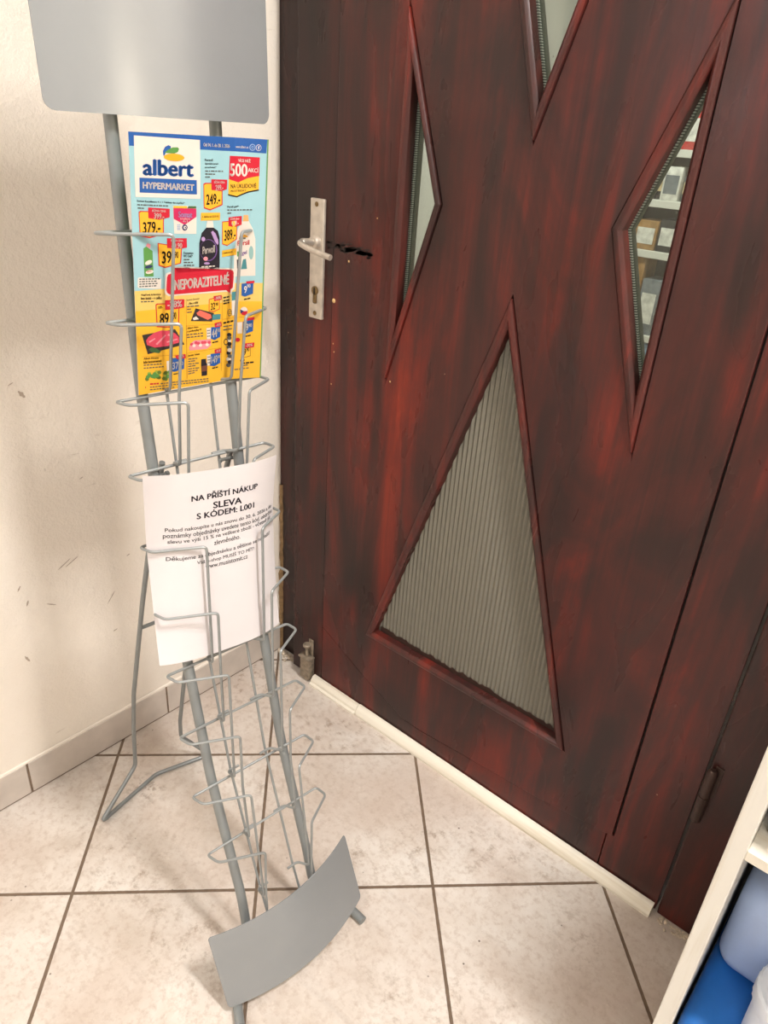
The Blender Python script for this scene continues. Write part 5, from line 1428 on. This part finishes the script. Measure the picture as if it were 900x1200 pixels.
["t","white",6,"90",[0.6548,0.8902],[0.6749,0.8892],[-0.0002,-0.016],0.03],
["p","grey",6,[[0.5667,0.8778],[0.5762,0.8779],[0.5762,0.8735],[0.5667,0.8734]]],
["p","grey",6,[[0.5776,0.8779],[0.5892,0.878],[0.5892,0.8736],[0.5776,0.8735]]],
["p","grey",6,[[0.5667,0.8911],[0.5792,0.8912],[0.5792,0.8867],[0.5667,0.8867]]],
["p","grey",6,[[0.5807,0.8912],[0.5892,0.8912],[0.5892,0.8868],[0.5807,0.8868]]],
["p","grey",6,[[0.5668,0.9044],[0.5779,0.9045],[0.5779,0.9],[0.5668,0.8999]]],
["p","grey",6,[[0.5793,0.9045],[0.5893,0.9046],[0.5893,0.9001],[0.5793,0.9]]],
["p","red",5,[[0.6277,0.8461],[0.686,0.843],[0.6863,0.8638],[0.632,0.8645]]],
["t","white",6,"-25%",[0.6377,0.8596],[0.6812,0.8577],[-0.0001,-0.0105],0.02],
["p","black",4,[[0.6075,0.9347],[0.6362,0.9336],[0.6361,0.9273],[0.6075,0.9284]]],
["p","black",4,[[0.6394,0.9335],[0.6587,0.9327],[0.6587,0.9264],[0.6394,0.9271]]],
["p","black",4,[[0.7004,0.6224],[0.7256,0.621],[0.7255,0.6144],[0.7003,0.6158]]],
["p","black",4,[[0.729,0.6208],[0.753,0.6195],[0.7528,0.6129],[0.7288,0.6142]]],
["p","black",4,[[0.7007,0.6363],[0.7225,0.6351],[0.7224,0.6286],[0.7005,0.6297]]],
["p","black",4,[[0.7259,0.635],[0.7533,0.6335],[0.7532,0.6269],[0.7257,0.6284]]],
["p","black",4,[[0.7009,0.6479],[0.7324,0.6462],[0.7322,0.6396],[0.7008,0.6413]]],
["p","black",4,[[0.7358,0.646],[0.7536,0.6451],[0.7535,0.6385],[0.7356,0.6394]]],
["p","offwhite",3,[[0.7725,0.602],[0.8152,0.5993],[0.822,0.6997],[0.7795,0.701]]],
["p","teal",4,[[0.7723,0.5979],[0.8151,0.5952],[0.8162,0.6323],[0.7751,0.635]]],
["p","grey",4,[[0.7782,0.6874],[0.7774,0.6923],[0.7747,0.6967],[0.7703,0.7],[0.7647,0.7019],[0.7585,0.7024],[0.7523,0.7012],[0.7466,0.6986],[0.7421,0.6948],[0.7391,0.6902],[0.7381,0.6852],[0.7389,0.6803],[0.7417,0.676],[0.746,0.6728],[0.7515,0.6708],[0.7577,0.6703],[0.7639,0.6715],[0.7696,0.674],[0.7741,0.6778],[0.7771,0.6824]]],
["p","yellow",5,[[0.7732,0.6871],[0.7726,0.691],[0.7705,0.6944],[0.7672,0.6971],[0.7631,0.6986],[0.7584,0.699],[0.7538,0.6981],[0.7495,0.6961],[0.7461,0.6931],[0.7439,0.6894],[0.7431,0.6855],[0.7437,0.6816],[0.7457,0.6782],[0.749,0.6756],[0.7531,0.6741],[0.7578,0.6737],[0.7624,0.6746],[0.7667,0.6766],[0.7701,0.6796],[0.7723,0.6832]]],
["t","black",6,"CZ",[0.7482,0.6921],[0.7708,0.6916],[-0.0003,-0.0118],0.03],
["p","blue",4,[[0.8503,0.5631],[0.9357,0.5583],[0.9352,0.6065],[0.8769,0.6196],[0.852,0.6148]]],
["t","white",6,"9",[0.8694,0.605],[0.8902,0.6035],[-0.0012,-0.0312],0.03],
["t","white",6,"90",[0.8907,0.5821],[0.9152,0.5805],[-0.0006,-0.0163],0.03],
["p","red",5,[[0.8814,0.5543],[0.9433,0.5501],[0.9412,0.5608],[0.8886,0.5633]]],
["p","black",4,[[0.8705,0.6353],[0.892,0.6328],[0.8917,0.627],[0.8702,0.6295]]],
["p","black",4,[[0.8949,0.6325],[0.917,0.6298],[0.9168,0.6239],[0.8947,0.6266]]],
["p","white",4,[[0.9002,0.6841],[0.899,0.6899],[0.8953,0.695],[0.8893,0.6991],[0.8815,0.7017],[0.8729,0.7025],[0.864,0.7014],[0.856,0.6986],[0.8494,0.6943],[0.8451,0.689],[0.8435,0.6832],[0.8448,0.6775],[0.8487,0.6724],[0.8549,0.6684],[0.8628,0.6659],[0.8715,0.6651],[0.8802,0.6662],[0.8881,0.6689],[0.8945,0.6731],[0.8986,0.6783]]],
["p","red",5,[[0.8437,0.6875],[0.8722,0.6846],[0.8988,0.6832],[0.8951,0.6968],[0.88,0.7035],[0.8585,0.7005]]],
["p","navy",6,[[0.8433,0.6748],[0.8722,0.6846],[0.8475,0.6939]]],
["p","black",4,[[0.7025,0.7338],[0.7271,0.7325],[0.7269,0.7249],[0.7023,0.7262]]],
["p","black",4,[[0.7328,0.7322],[0.7597,0.7308],[0.7595,0.7231],[0.7326,0.7246]]],
["p","black",4,[[0.7654,0.7305],[0.7909,0.729],[0.7907,0.7213],[0.7652,0.7228]]],
["p","grey",4,[[0.7028,0.7487],[0.7468,0.7478],[0.7467,0.7427],[0.7027,0.7436]]],
["p","grey",4,[[0.7517,0.7477],[0.78,0.7471],[0.7799,0.742],[0.7516,0.7426]]],
["p","grey",4,[[0.703,0.7638],[0.7394,0.7631],[0.7393,0.7579],[0.7029,0.7586]]],
["p","grey",4,[[0.7444,0.763],[0.7805,0.7623],[0.7803,0.7571],[0.7442,0.7578]]],
["p","white",4,[[0.8231,0.7339],[0.8611,0.7323],[0.8614,0.7849],[0.8261,0.7852]]],
["p","blue",4,[[0.8667,0.7307],[0.9429,0.7229],[0.9417,0.7752],[0.883,0.7885],[0.8672,0.7851]]],
["t","white",6,"29",[0.874,0.7764],[0.907,0.7713],[-0.0012,-0.0322],0.03],
["t","white",6,"90",[0.9086,0.7582],[0.932,0.7558],[-0.0007,-0.0174],0.03],
["p","red",5,[[0.8874,0.716],[0.9504,0.71],[0.9483,0.7229],[0.8921,0.7277]]],
["p","black",4,[[0.8836,0.803],[0.9011,0.8008],[0.9008,0.7946],[0.8833,0.7968]]],
["p","black",4,[[0.9038,0.8005],[0.9262,0.7975],[0.9259,0.7913],[0.9035,0.7943]]],
["p","red",4,[[0.8471,0.814],[0.8463,0.817],[0.8439,0.8197],[0.84,0.8217],[0.8351,0.8229],[0.8295,0.8232],[0.8239,0.8225],[0.8188,0.8209],[0.8147,0.8186],[0.812,0.8158],[0.811,0.8127],[0.8118,0.8097],[0.8144,0.8072],[0.8184,0.8052],[0.8234,0.804],[0.8289,0.8037],[0.8345,0.8044],[0.8395,0.8059],[0.8435,0.8082],[0.8461,0.811]]],
["p","ink",3,[[0.7769,0.7881],[0.7731,0.7935],[0.763,0.7963],[0.7504,0.7954],[0.7402,0.7913],[0.7362,0.7854],[0.7399,0.78],[0.75,0.7772],[0.7625,0.778],[0.7728,0.7822]]],
["p","grey",4,[[0.778,0.8022],[0.7742,0.8076],[0.7641,0.8104],[0.7515,0.8095],[0.7412,0.8053],[0.7372,0.7994],[0.7409,0.794],[0.751,0.7912],[0.7636,0.792],[0.7739,0.7962]]],
["p","offwhite",3,[[0.7762,0.8161],[0.7725,0.8215],[0.7623,0.8243],[0.7497,0.8234],[0.7394,0.8192],[0.7354,0.8132],[0.7392,0.8078],[0.7492,0.805],[0.7618,0.8059],[0.7721,0.8101]]],
["p","ink",4,[[0.7802,0.8305],[0.7764,0.836],[0.7662,0.8388],[0.7536,0.8378],[0.7433,0.8335],[0.7392,0.8276],[0.743,0.8221],[0.7531,0.8193],[0.7657,0.8202],[0.7761,0.8245]]],
["p","grey",3,[[0.7756,0.8444],[0.7718,0.8498],[0.7616,0.8526],[0.749,0.8517],[0.7387,0.8474],[0.7346,0.8413],[0.7384,0.8359],[0.7485,0.8331],[0.7612,0.834],[0.7715,0.8383]]],
["p","offwhite",4,[[0.7823,0.8591],[0.7786,0.8646],[0.7684,0.8674],[0.7557,0.8664],[0.7453,0.8621],[0.7413,0.856],[0.7451,0.8506],[0.7552,0.8478],[0.7679,0.8487],[0.7783,0.853]]],
["p","ink",3,[[0.775,0.8729],[0.7712,0.8784],[0.761,0.8812],[0.7482,0.8802],[0.7379,0.8758],[0.7339,0.8697],[0.7377,0.8642],[0.7478,0.8614],[0.7605,0.8624],[0.7709,0.8668]]],
["p","grey",4,[[0.7844,0.888],[0.7808,0.8936],[0.7705,0.8964],[0.7578,0.8953],[0.7474,0.8909],[0.7433,0.8848],[0.7471,0.8793],[0.7573,0.8765],[0.77,0.8775],[0.7805,0.8819]]],
["p","offwhite",3,[[0.7744,0.9017],[0.7706,0.9072],[0.7603,0.91],[0.7476,0.909],[0.7372,0.9045],[0.7331,0.8983],[0.7369,0.8928],[0.7471,0.89],[0.7598,0.8911],[0.7703,0.8955]]],
["p","ink",4,[[0.7865,0.9171],[0.7829,0.9228],[0.7727,0.9256],[0.7598,0.9245],[0.7494,0.92],[0.7453,0.9138],[0.7491,0.9083],[0.7594,0.9055],[0.7721,0.9065],[0.7826,0.911]]],
["p","grey",3,[[0.7738,0.9307],[0.77,0.9363],[0.7597,0.9391],[0.7469,0.938],[0.7365,0.9335],[0.7324,0.9273],[0.7362,0.9217],[0.7465,0.9189],[0.7592,0.92],[0.7697,0.9245]]],
["p","ink",5,[[0.7479,0.8189],[0.7471,0.8235],[0.7443,0.8275],[0.7398,0.8305],[0.7342,0.8322],[0.7279,0.8325],[0.7216,0.8313],[0.7159,0.8287],[0.7114,0.8251],[0.7084,0.8207],[0.7074,0.8161],[0.7083,0.8115],[0.7111,0.8076],[0.7155,0.8046],[0.721,0.8029],[0.7273,0.8026],[0.7336,0.8038],[0.7393,0.8063],[0.7438,0.8099],[0.7468,0.8142]]],
["p","yellow",6,[[0.7412,0.8185],[0.7406,0.8218],[0.7387,0.8247],[0.7358,0.827],[0.732,0.8283],[0.7278,0.8285],[0.7236,0.8276],[0.7198,0.8258],[0.7168,0.8232],[0.7148,0.82],[0.7141,0.8165],[0.7147,0.8132],[0.7165,0.8103],[0.7195,0.8081],[0.7232,0.8068],[0.7274,0.8065],[0.7316,0.8074],[0.7354,0.8092],[0.7384,0.8118],[0.7404,0.815]]],
["p","red",5,[[0.8775,0.8326],[0.9542,0.8285],[0.9517,0.8509],[0.8854,0.8552]]],
["t","white",6,"-30%",[0.8923,0.8491],[0.9412,0.8454],[-0.0005,-0.0126],0.02],
["p","black",3,[[0.8653,0.856],[0.929,0.8506],[0.9292,0.8923],[0.8712,0.9019]]],
["p","yellow",4,[[0.8687,0.858],[0.9263,0.8528],[0.9259,0.8904],[0.8736,0.8996]]],
["t","black",6,"9",[0.8758,0.8884],[0.8951,0.8862],[-0.0011,-0.0299],0.03],
["t","black",6,"90",[0.8974,0.8717],[0.9199,0.8695],[-0.0007,-0.0181],0.03],
["p","black",4,[[0.8511,0.9168],[0.8638,0.916],[0.8636,0.9086],[0.8509,0.9094]]],
["p","black",4,[[0.866,0.9158],[0.8854,0.9145],[0.8851,0.9071],[0.8658,0.9085]]],
["p","black",4,[[0.87,0.9303],[0.8893,0.9296],[0.889,0.9222],[0.8697,0.9229]]],
["p","black",4,[[0.8947,0.9294],[0.9204,0.9283],[0.9201,0.9209],[0.8944,0.922]]],
["p","black",4,[[0.9257,0.928],[0.9532,0.9266],[0.9529,0.9192],[0.9254,0.9206]]],
["p","grey",4,[[0.874,0.9406],[0.8888,0.9397],[0.8886,0.9341],[0.8738,0.935]]],
["p","grey",4,[[0.8912,0.9395],[0.9111,0.9381],[0.9109,0.9326],[0.891,0.934]]],
["p","grey",4,[[0.8066,0.957],[0.8357,0.9563],[0.8356,0.9517],[0.8065,0.9523]]],
["p","grey",4,[[0.8429,0.9561],[0.8583,0.9555],[0.8581,0.9509],[0.8428,0.9514]]],
["p","grey",4,[[0.8654,0.9552],[0.891,0.954],[0.8908,0.9494],[0.8652,0.9506]]],
["p","grey",4,[[0.8979,0.9537],[0.9178,0.9526],[0.9176,0.9479],[0.8977,0.949]]]
]
NOTICE_PRINT = [
["t","ink",1,"NA PŘÍŠTÍ NÁKUP",[0.2808,0.1501],[0.8002,0.1512],[0.0037,-0.0396],0.035],
["t","ink",1,"SLEVA",[0.4312,0.2053],[0.6572,0.2097],[0.0027,-0.0357],0.035],
["t","ink",1,"S KÓDEM: L001",[0.3076,0.2479],[0.7642,0.255],[0.0029,-0.0405],0.035],
["t","textgrey",1,"Pokud nakoupíte u nás znovu do 30. 6. 2026 a do",[0.1019,0.3066],[0.9648,0.3134],[0.0019,-0.0265],0.012],
["t","textgrey",1,"poznámky objednávky uvedete tento kód, obdržíte",[0.0885,0.3409],[0.9779,0.3511],[0.0021,-0.0314],0.012],
["t","textgrey",1,"slevu ve výši 15 % na veškeré zboží - včetně již",[0.1124,0.3708],[0.9474,0.3769],[0.0017,-0.0284],0.012],
["t","textgrey",1,"zlevněného.",[0.4225,0.4053],[0.6304,0.405],[0.0034,-0.0274],0.012],
["t","textgrey",1,"Děkujeme za objednávku a těšíme se na další!",[0.0938,0.4627],[0.9317,0.463],[0.0036,-0.0287],0.012],
["t","textgrey",1,"Váš e-shop MUSÍŠ TO MÍT!",[0.2866,0.4941],[0.7452,0.4978],[0.0029,-0.0276],0.012],
["t","textgrey",1,"www.musistomit.cz",[0.3447,0.5219],[0.6829,0.5255],[0.0023,-0.0231],0.012]
]

INK = {
    'white': (234, 222, 212), 'red': (206, 30, 52), 'blue': (38, 92, 166), 'black': (30, 26, 24), 'yellow': (246, 186, 52),
    'lightyellow': (236, 200, 110), 'lightblue': (160, 204, 212), 'green': (92, 150, 74), 'purple': (120, 84, 150), 'amber': (240, 170, 36),
    'grey': (92, 92, 88), 'pink': (236, 150, 160), 'darkgreen': (70, 104, 60), 'teal': (74, 140, 146), 'offwhite': (232, 222, 210),
    'paleblue': (150, 176, 214), 'magenta': (204, 40, 92), 'lilac': (184, 150, 200), 'navy': (48, 54, 100), 'ink': (34, 30, 40),
    'peach': (240, 176, 110), 'paleteal': (150, 188, 184), 'tray': (58, 50, 48), 'meat': (222, 74, 96), 'grape': (168, 180, 66),
    'grapedark': (104, 124, 50), 'line': (206, 140, 40), 'salmon': (234, 110, 92), 'brown': (120, 72, 56), 'textgrey': (62, 60, 62)}
INKM = {}


def inkmat(k):
    if k not in INKM:
        INKM[k] = mat('print_' + k, rgb(*[v * 0.9 for v in INK[k]]), 0.5, 0.0, 0.35, vary=0.02)
    return INKM[k]


def sheet_point(C, ws, bulge, curl, u, v, off, ds=0.0, ex=2):
    (s0, z0), (s1, z1), (s2, z2), (s3, z3) = C
    s = (s0 * (1 - u) + s1 * u) * (1 - v) + (s2 * (1 - u) + s3 * u) * v
    z = (z0 * (1 - u) + z1 * u) * (1 - v) + (z2 * (1 - u) + z3 * u) * v
    x = 2 * u - 1
    w = ws[0] * (1 - v) + ws[1] * v + (bulge[0] * (1 - v) + bulge[1] * v) * (1 - abs(x) ** ex) + curl * max(0.0, (u - 0.78) / 0.22) ** 1.5
    return S(s + ds, z, w + off)


def sheet(name, P, thick, m, parent, u0=0.0, u1=1.0, off=0.0):
    bm = bmesh.new()
    NU, NV = 60, 56
    g = {}
    for sd in (0, 1):
        for i in range(NU + 1):
            for j in range(NV + 1):
                g[sd, i, j] = bm.verts.new(P(u0 + (u1 - u0) * i / NU, j / NV, off - sd * thick))
    for i in range(NU):
        for j in range(NV):
            for sd in (0, 1):
                bm.faces.new((g[sd, i, j], g[sd, i + 1, j], g[sd, i + 1, j + 1], g[sd, i, j + 1]))
        for j in (0, NV):
            bm.faces.new((g[0, i, j], g[1, i, j], g[1, i + 1, j], g[0, i + 1, j]))
    for j in range(NV):
        for i in (0, NU):
            bm.faces.new((g[0, i, j], g[0, i, j + 1], g[1, i, j + 1], g[1, i, j]))
    return link(name, bm, m, parent, auto=50)


def text_mesh(body, bold):
    cu = bpy.data.curves.new('tmp', 'FONT')
    cu.body = body
    cu.size = 1.0
    cu.resolution_u = 3
    o = bpy.data.objects.new('tmp', cu)
    COL.objects.link(o)
    dg = bpy.context.evaluated_depsgraph_get()
    dg.update()
    me = bpy.data.meshes.new_from_object(o.evaluated_get(dg))
    bpy.data.objects.remove(o, do_unlink=True)
    vs = [(v.co.x, v.co.y) for v in me.vertices]
    fs = [tuple(p.vertices) for p in me.polygons]
    bpy.data.meshes.remove(me)
    if bold > 0 and vs:
        n, V, F = len(vs), list(vs), list(fs)
        for q, (dx, dy) in enumerate(((-1, 0), (1, 0), (0, 0.6), (0, -0.6))):
            b = bold * 0.9
            V += [(x + dx * b, y + dy * b) for x, y in vs]
            F += [tuple(i + n * (q + 1) for i in f) for f in fs]
        vs, fs = V, F
    return vs, fs


def print_layer(name, items, P, parent, maxlen=0.02):
    """all printing of one sheet, laid on the paper in thin ink films"""
    bm = bmesh.new()
    keys = []
    for it in items:
        kind, colr, layer = it[0], it[1], it[2]
        if colr not in keys:
            keys.append(colr)
        mi = keys.index(colr)
        if kind == 'p':
            vs = [bm.verts.new((u, v, layer)) for u, v in it[3]]
            f = bm.faces.new(vs)
            f.material_index = mi
        else:
            body, l, r, h, bold = it[3], it[4], it[5], it[6], it[7]
            vs, fs = text_mesh(body, bold)
            if not vs:
                continue
            x0, x1 = min(v[0] for v in vs), max(v[0] for v in vs)
            y0, y1 = min(v[1] for v in vs), max(v[1] for v in vs)
            # top of the plain capitals / figures sets the height
            bv = []
            for x, y in vs:
                a = (x - x0) / (x1 - x0)
                b = (y - y0) / (y1 - y0)
                bv.append(bm.verts.new((l[0] + (r[0] - l[0]) * a + h[0] * b, l[1] + (r[1] - l[1]) * a + h[1] * b, layer)))
            for f in fs:
                try:
                    ff = bm.faces.new([bv[k] for k in f])
                    ff.material_index = mi
                except ValueError:
                    pass
    bmesh.ops.triangulate(bm, faces=bm.faces[:])
    for _ in range(6):
        es = [e for e in bm.edges if (e.verts[0].co.xy - e.verts[1].co.xy).length > maxlen]
        if not es:
            break
        bmesh.ops.subdivide_edges(bm, edges=es, cuts=1)
        bmesh.ops.triangulate(bm, faces=[f for f in bm.faces if len(f.verts) > 3])
    for v in bm.verts:
        u, w, k = v.co
        v.co = P(min(max(u, 0.0), 1.0), min(max(w, 0.0), 1.0), 0.00022 + 0.00011 * k)
    me = bpy.data.meshes.new(name)
    bm.to_mesh(me)
    bm.free()
    return link_mesh(name, me, [inkmat(k) for k in keys], parent, smooth=False)


def PF(u, v, off):
    return sheet_point(FLYER_CORNERS, (0.064, 0.016), (0.0, 0.0), 0.013, u, v, off)


def quad(a, b, c, v):
    return a * (v - 0.4) * (v - 1) / 0.4 + b * v * (v - 1) / (0.4 * -0.6) + c * v * (v - 0.4) / 0.6


def PN(u, v, off):
    e, m = quad(0.062, 0.026, 0.012, v), quad(0.076, 0.054, 0.028, v)
    return sheet_point(NOTICE_CORNERS, (e, e), (m - e, m - e), 0.0, u, v, off, 0.42 * (0.062 * (1 - v) + 0.012 * v - e), 3)


base = S(0, 0.95, 0.02)
flyer = empty('supermarket_flyer', base)
tag(flyer, 'blue and yellow supermarket sale flyer in the upper pockets of the grey stand', 'flyer')
sheet('cover_page', PF, 0.0004, M_PAPER, flyer)
ip = sheet('inner_pages', PF, 0.0012, mat('green_page_edge', rgb(96, 140, 84), 0.5, vary=0.05), flyer, 0.01, 1.012, -0.0006)
ip['label'] = 'green edged inner pages'
print_layer('cover_print', FLYER_PRINT, PF, flyer, 0.06)
base = S(0, 0.565, 0.02)
notice = empty('paper_notice', base)
tag(notice, 'white A4 paper notice with black discount text in the middle pockets', 'paper notice')
sheet('page', PN, 0.0003, M_PAPER, notice)
print_layer('page_print', NOTICE_PRINT, PN, notice, 0.06)

# ------------------------------------------------------------------ shelf unit at the right
shelf = empty('shelf_unit', (1.1625, -0.333, 0.0))
tag(shelf, 'whitewashed wooden shelf unit standing against the right side of the door', 'shelf')
bm = bmesh.new()
box(bm, 1.1625, 1.1825, -0.333, 0.012, 0.0, 0.775, 0.0012, 1)
link('side_panel', bm, M_SHELFW, shelf, smooth=False)
bm = bmesh.new()
box(bm, 1.9425, 1.9625, -0.333, 0.012, 0.0, 0.775, 0.0012, 1)
link('side_panel', bm, M_SHELFW, shelf, smooth=False)
for z in (0.586, 0.757, 0.04):
    bm = bmesh.new()
    box(bm, 1.1825, 1.9425, -0.333, 0.010, z, z + 0.016, 0.0012, 1)
    link('shelf_board', bm, M_SHELFH, shelf, smooth=False)
bm = bmesh.new()
box(bm, 1.1825, 1.9425, 0.006, 0.012, 0.056, 0.757)
link('back_panel', bm, mat('grey_back_panel', rgb(150, 146, 138), 0.6, vary=0.05), shelf, smooth=False)

M_BLUE = mat('deep_blue_plastic', rgb(44, 116, 200), 0.25, 0.0, 0.5, vary=0.12, vscale=14)
M_PERI = mat('pale_blue_plastic', rgb(174, 194, 232), 0.3, 0.0, 0.5, vary=0.05, vscale=10, bump=0.05)
M_WHITEP = mat('white_plastic', rgb(224, 230, 240), 0.35)
M_TEALP = mat('dark_teal_plastic', rgb(20, 62, 92), 0.35)

FLOORZ = 0.0562
can = empty('blue_canister', (1.345, -0.19, FLOORZ))
tag(can, 'deep blue plastic canister on the lowest shelf of the whitewashed unit', 'canister')
bm = bmesh.new()
box(bm, 1.187, 1.500, -0.322, -0.055, FLOORZ, 0.270, 0.022, 5)
link('body', bm, M_BLUE, can)
bm = bmesh.new()
lathe(bm, [(0.019, 0.268), (0.019, 0.288), (0.017, 0.291)], 1.455, -0.27, 30, ribs=1, ribd=0.0008)
link('cap', bm, M_BLUE, can)

jug = empty('pale_blue_jug', (1.295, -0.14, 0.2705))
tag(jug, 'pale blue plastic jug standing on top of the deep blue canister', 'jug')
bm = bmesh.new()
box(bm, 1.190, 1.400, -0.222, -0.066, 0.2705, 0.425, 0.028, 6)
link('body', bm, M_PERI, jug)
bm = bmesh.new()
lathe(bm, [(0.020, 0.424), (0.020, 0.446), (0.018, 0.449)], 1.365, -0.14, 30, ribs=1, ribd=0.0008)
link('cap', bm, M_WHITEP, jug)

tub = empty('white_tub', (1.294, -0.274, 0.2705))
tag(tub, 'white plastic tub with ribbed lid in front of the pale blue jug', 'tub')
bm = bmesh.new()
lathe(bm, [(0.040, 0.2705), (0.044, 0.274), (0.046, 0.345), (0.046, 0.347)], 1.294, -0.274, 40)
link('body', bm, M_WHITEP, tub)
bm = bmesh.new()
lathe(bm, [(0.0485, 0.3475), (0.0500, 0.350), (0.0500, 0.372), (0.047, 0.375)], 1.294, -0.274, 72, ribs=1, ribd=0.0009)
link('lid', bm, M_WHITEP, tub)

back = empty('teal_canister', (1.345, -0.022, FLOORZ))
tag(back, 'dark teal canister at the back behind the pale blue jug', 'canister')
bm = bmesh.new()
box(bm, 1.187, 1.500, -0.052, 0.004, FLOORZ, 0.520, 0.014, 4)
link('body', bm, M_TEALP, back)
bm = bmesh.new()
lathe(bm, [(0.016, 0.5195), (0.016, 0.540), (0.014, 0.543)], 1.45, -0.024, 24)
link('cap', bm, M_TEALP, back)

tray = empty('grey_plastic_box', (1.30, -0.17, 0.6025))
tag(tray, 'grey plastic box on the middle board of the whitewashed shelf unit', 'box')
bm = bmesh.new()
box(bm, 1.188, 1.420, -0.300, -0.040, 0.6025, 0.690, 0.010, 3)
link('body', bm, mat('light_grey_plastic', rgb(170, 168, 162), 0.4, vary=0.06), tray)
bm = bmesh.new()
box(bm, 1.1865, 1.4215, -0.3015, -0.0385, 0.690, 0.702, 0.004, 2)
link('lid', bm, mat('brown_grey_lid', rgb(126, 116, 106), 0.5), tray)

# ------------------------------------------------------------------ shop rack behind the door
RX0, RX1, RYF, RYB = -0.64, 1.1, 2.86, 3.2
rack = empty('shop_rack', (0.2, 3.0, 0))
tag(rack, 'white shop rack full of goods seen through the right triangular window', 'rack')
bm = bmesh.new()
box(bm, RX0 - 0.04, RX0, RYF, RYB, 0, 2.05, 0.002, 1)
link('upright', bm, mat('brown_grey_upright', rgb(112, 104, 94), 0.5), rack, smooth=False)
bm = bmesh.new()
box(bm, RX1, RX1 + 0.04, RYF, RYB, 0, 2.05, 0.002, 1)
link('upright', bm, M_REVEAL, rack, smooth=False)
M_RACK = mat('white_rack_shelf', rgb(222, 220, 212), 0.45)
SHZ = [0.10, 0.38, 0.80, 1.04, 1.27, 1.55, 1.80]
for z in SHZ:
    bm = bmesh.new()
    box(bm, RX0, RX1, RYF, RYB, z - 0.035, z, 0.002, 1)
    link('shelf_board', bm, M_RACK, rack, smooth=False)
bm = bmesh.new()
box(bm, RX0, RX1, RYB - 0.01, RYB, 0.0, 2.05)
link('back_board', bm, mat('grey_rack_back', rgb(120, 116, 108), 0.6), rack, smooth=False)

PAL = [('white', (225, 222, 215)), ('red', (190, 60, 55)), ('cream', (225, 205, 165)), ('grey', (120, 125, 130)), ('dark blue', (50, 60, 90)), ('pale blue', (150, 175, 205)), ('brown', (165, 125, 75)), ('black', (45, 42, 42))]
PM = {n: mat('goods_' + n.replace(' ', '_'), rgb(*c), 0.4, vary=0.25, vscale=35) for n, c in PAL}
ORD = ['lowest', 'second lowest', 'third lowest', 'fourth lowest', 'third highest', 'second highest', 'top']
NTH = ['first', 'second', 'third', 'fourth', 'fifth', 'sixth', 'seventh', 'eighth']
rnd = random.Random(33)


def goods_carton(c, x, z, w, h, d, label, group):
    root = empty('carton', (x + w / 2, RYF + 0.02 + d / 2, z))
    tag(root, label, 'carton', group)
    bm = bmesh.new()
    box(bm, x, x + w, RYF + 0.02, RYF + 0.02 + d, z, z + h, 0.004, 2)
    link('box_body', bm, PM[c], root)
    bm = bmesh.new()
    box(bm, x + w * 0.12, x + w * 0.88, RYF + 0.0185, RYF + 0.0205, z + h * 0.2, z + h * 0.75)
    link('box_label', bm, PM['white' if c != 'white' else 'grey'], root, smooth=False)
    return root


def goods_bottle(c, x, z, r, h, label, group):
    y = RYF + 0.025 + r
    root = empty('bottle', (x, y, z))
    tag(root, label, 'bottle', group)
    bm = bmesh.new()
    lathe(bm, [(r * 0.9, z), (r, z + 0.006), (r, z + h * 0.6), (r * 0.8, z + h * 0.7), (r * 0.36, z + h * 0.82), (r * 0.34, z + h * 0.88)], x, y, 20)
    link('bottle_body', bm, PM[c], root)
    bm = bmesh.new()
    lathe(bm, [(r * 0.42, z + h * 0.87), (r * 0.42, z + h), (r * 0.38, z + h * 1.01)], x, y, 16)
    link('bottle_cap', bm, PM['white' if c != 'white' else 'red'], root)
    bm = bmesh.new()
    lathe(bm, [(r * 1.02, z + h * 0.2), (r * 1.02, z + h * 0.5)], x, y, 20)
    link('bottle_label', bm, PM['cream' if c != 'cream' else 'red'], root)
    return root


GOODS = {
    3: [('c', 'white', .085, .13), ('c', 'red', .10, .10), ('b', 'black', .03, .15), ('c', 'white', .09, .12), ('b', 'grey', .032, .14), ('c', 'cream', .09, .11)],
    4: [('c', 'grey', .08, .15), ('b', 'dark blue', .03, .16), ('c', 'white', .085, .11), ('b', 'white', .032, .18), ('c', 'red', .09, .14), ('c', 'white', .09, .12)],
    5: [('c', 'white', .09, .16), ('b', 'red', .03, .18), ('c', 'cream', .09, .15), ('c', 'white', .08, .18), ('b', 'grey', .03, .17), ('c', 'red', .09, .13)],
    2: [('c', 'pale blue', .09, .12), ('b', 'dark blue', .035, .15), ('c', 'brown', .12, .11), ('c', 'black', .09, .12), ('c', 'cream', .1, .12)],
    1: [('c', 'white', .10, .20), ('c', 'brown', .16, .30), ('c', 'grey', .10, .22), ('b', 'pale blue', .05, .26)],
    0: [('c', 'cream', .14, .2), ('b', 'dark blue', .06, .22), ('c', 'pale blue', .15, .18)],
}
for lv, row in GOODS.items():
    x = RX0 + 0.012
    seen = {}
    for kind, c, w, h in row:
        z = SHZ[lv]
        h *= 1.28
        nm = 'carton' if kind == 'c' else 'bottle'
        seen[(nm, c)] = seen.get((nm, c), 0) + 1
        nth = NTH[seen[(nm, c)] - 1]
        lab = '%s%s %s on the %s shelf of the white rack' % ('' if nth == 'first' else nth + ' ', c, nm, ORD[lv])
        if kind == 'c':
            goods_carton(c, x, z, w, h, 0.16, lab, 'goods on the shop rack')
            x += w + 0.006
        else:
            goods_bottle(c, x + w, z, w, h, lab, 'goods on the shop rack')
            x += 2 * w + 0.006
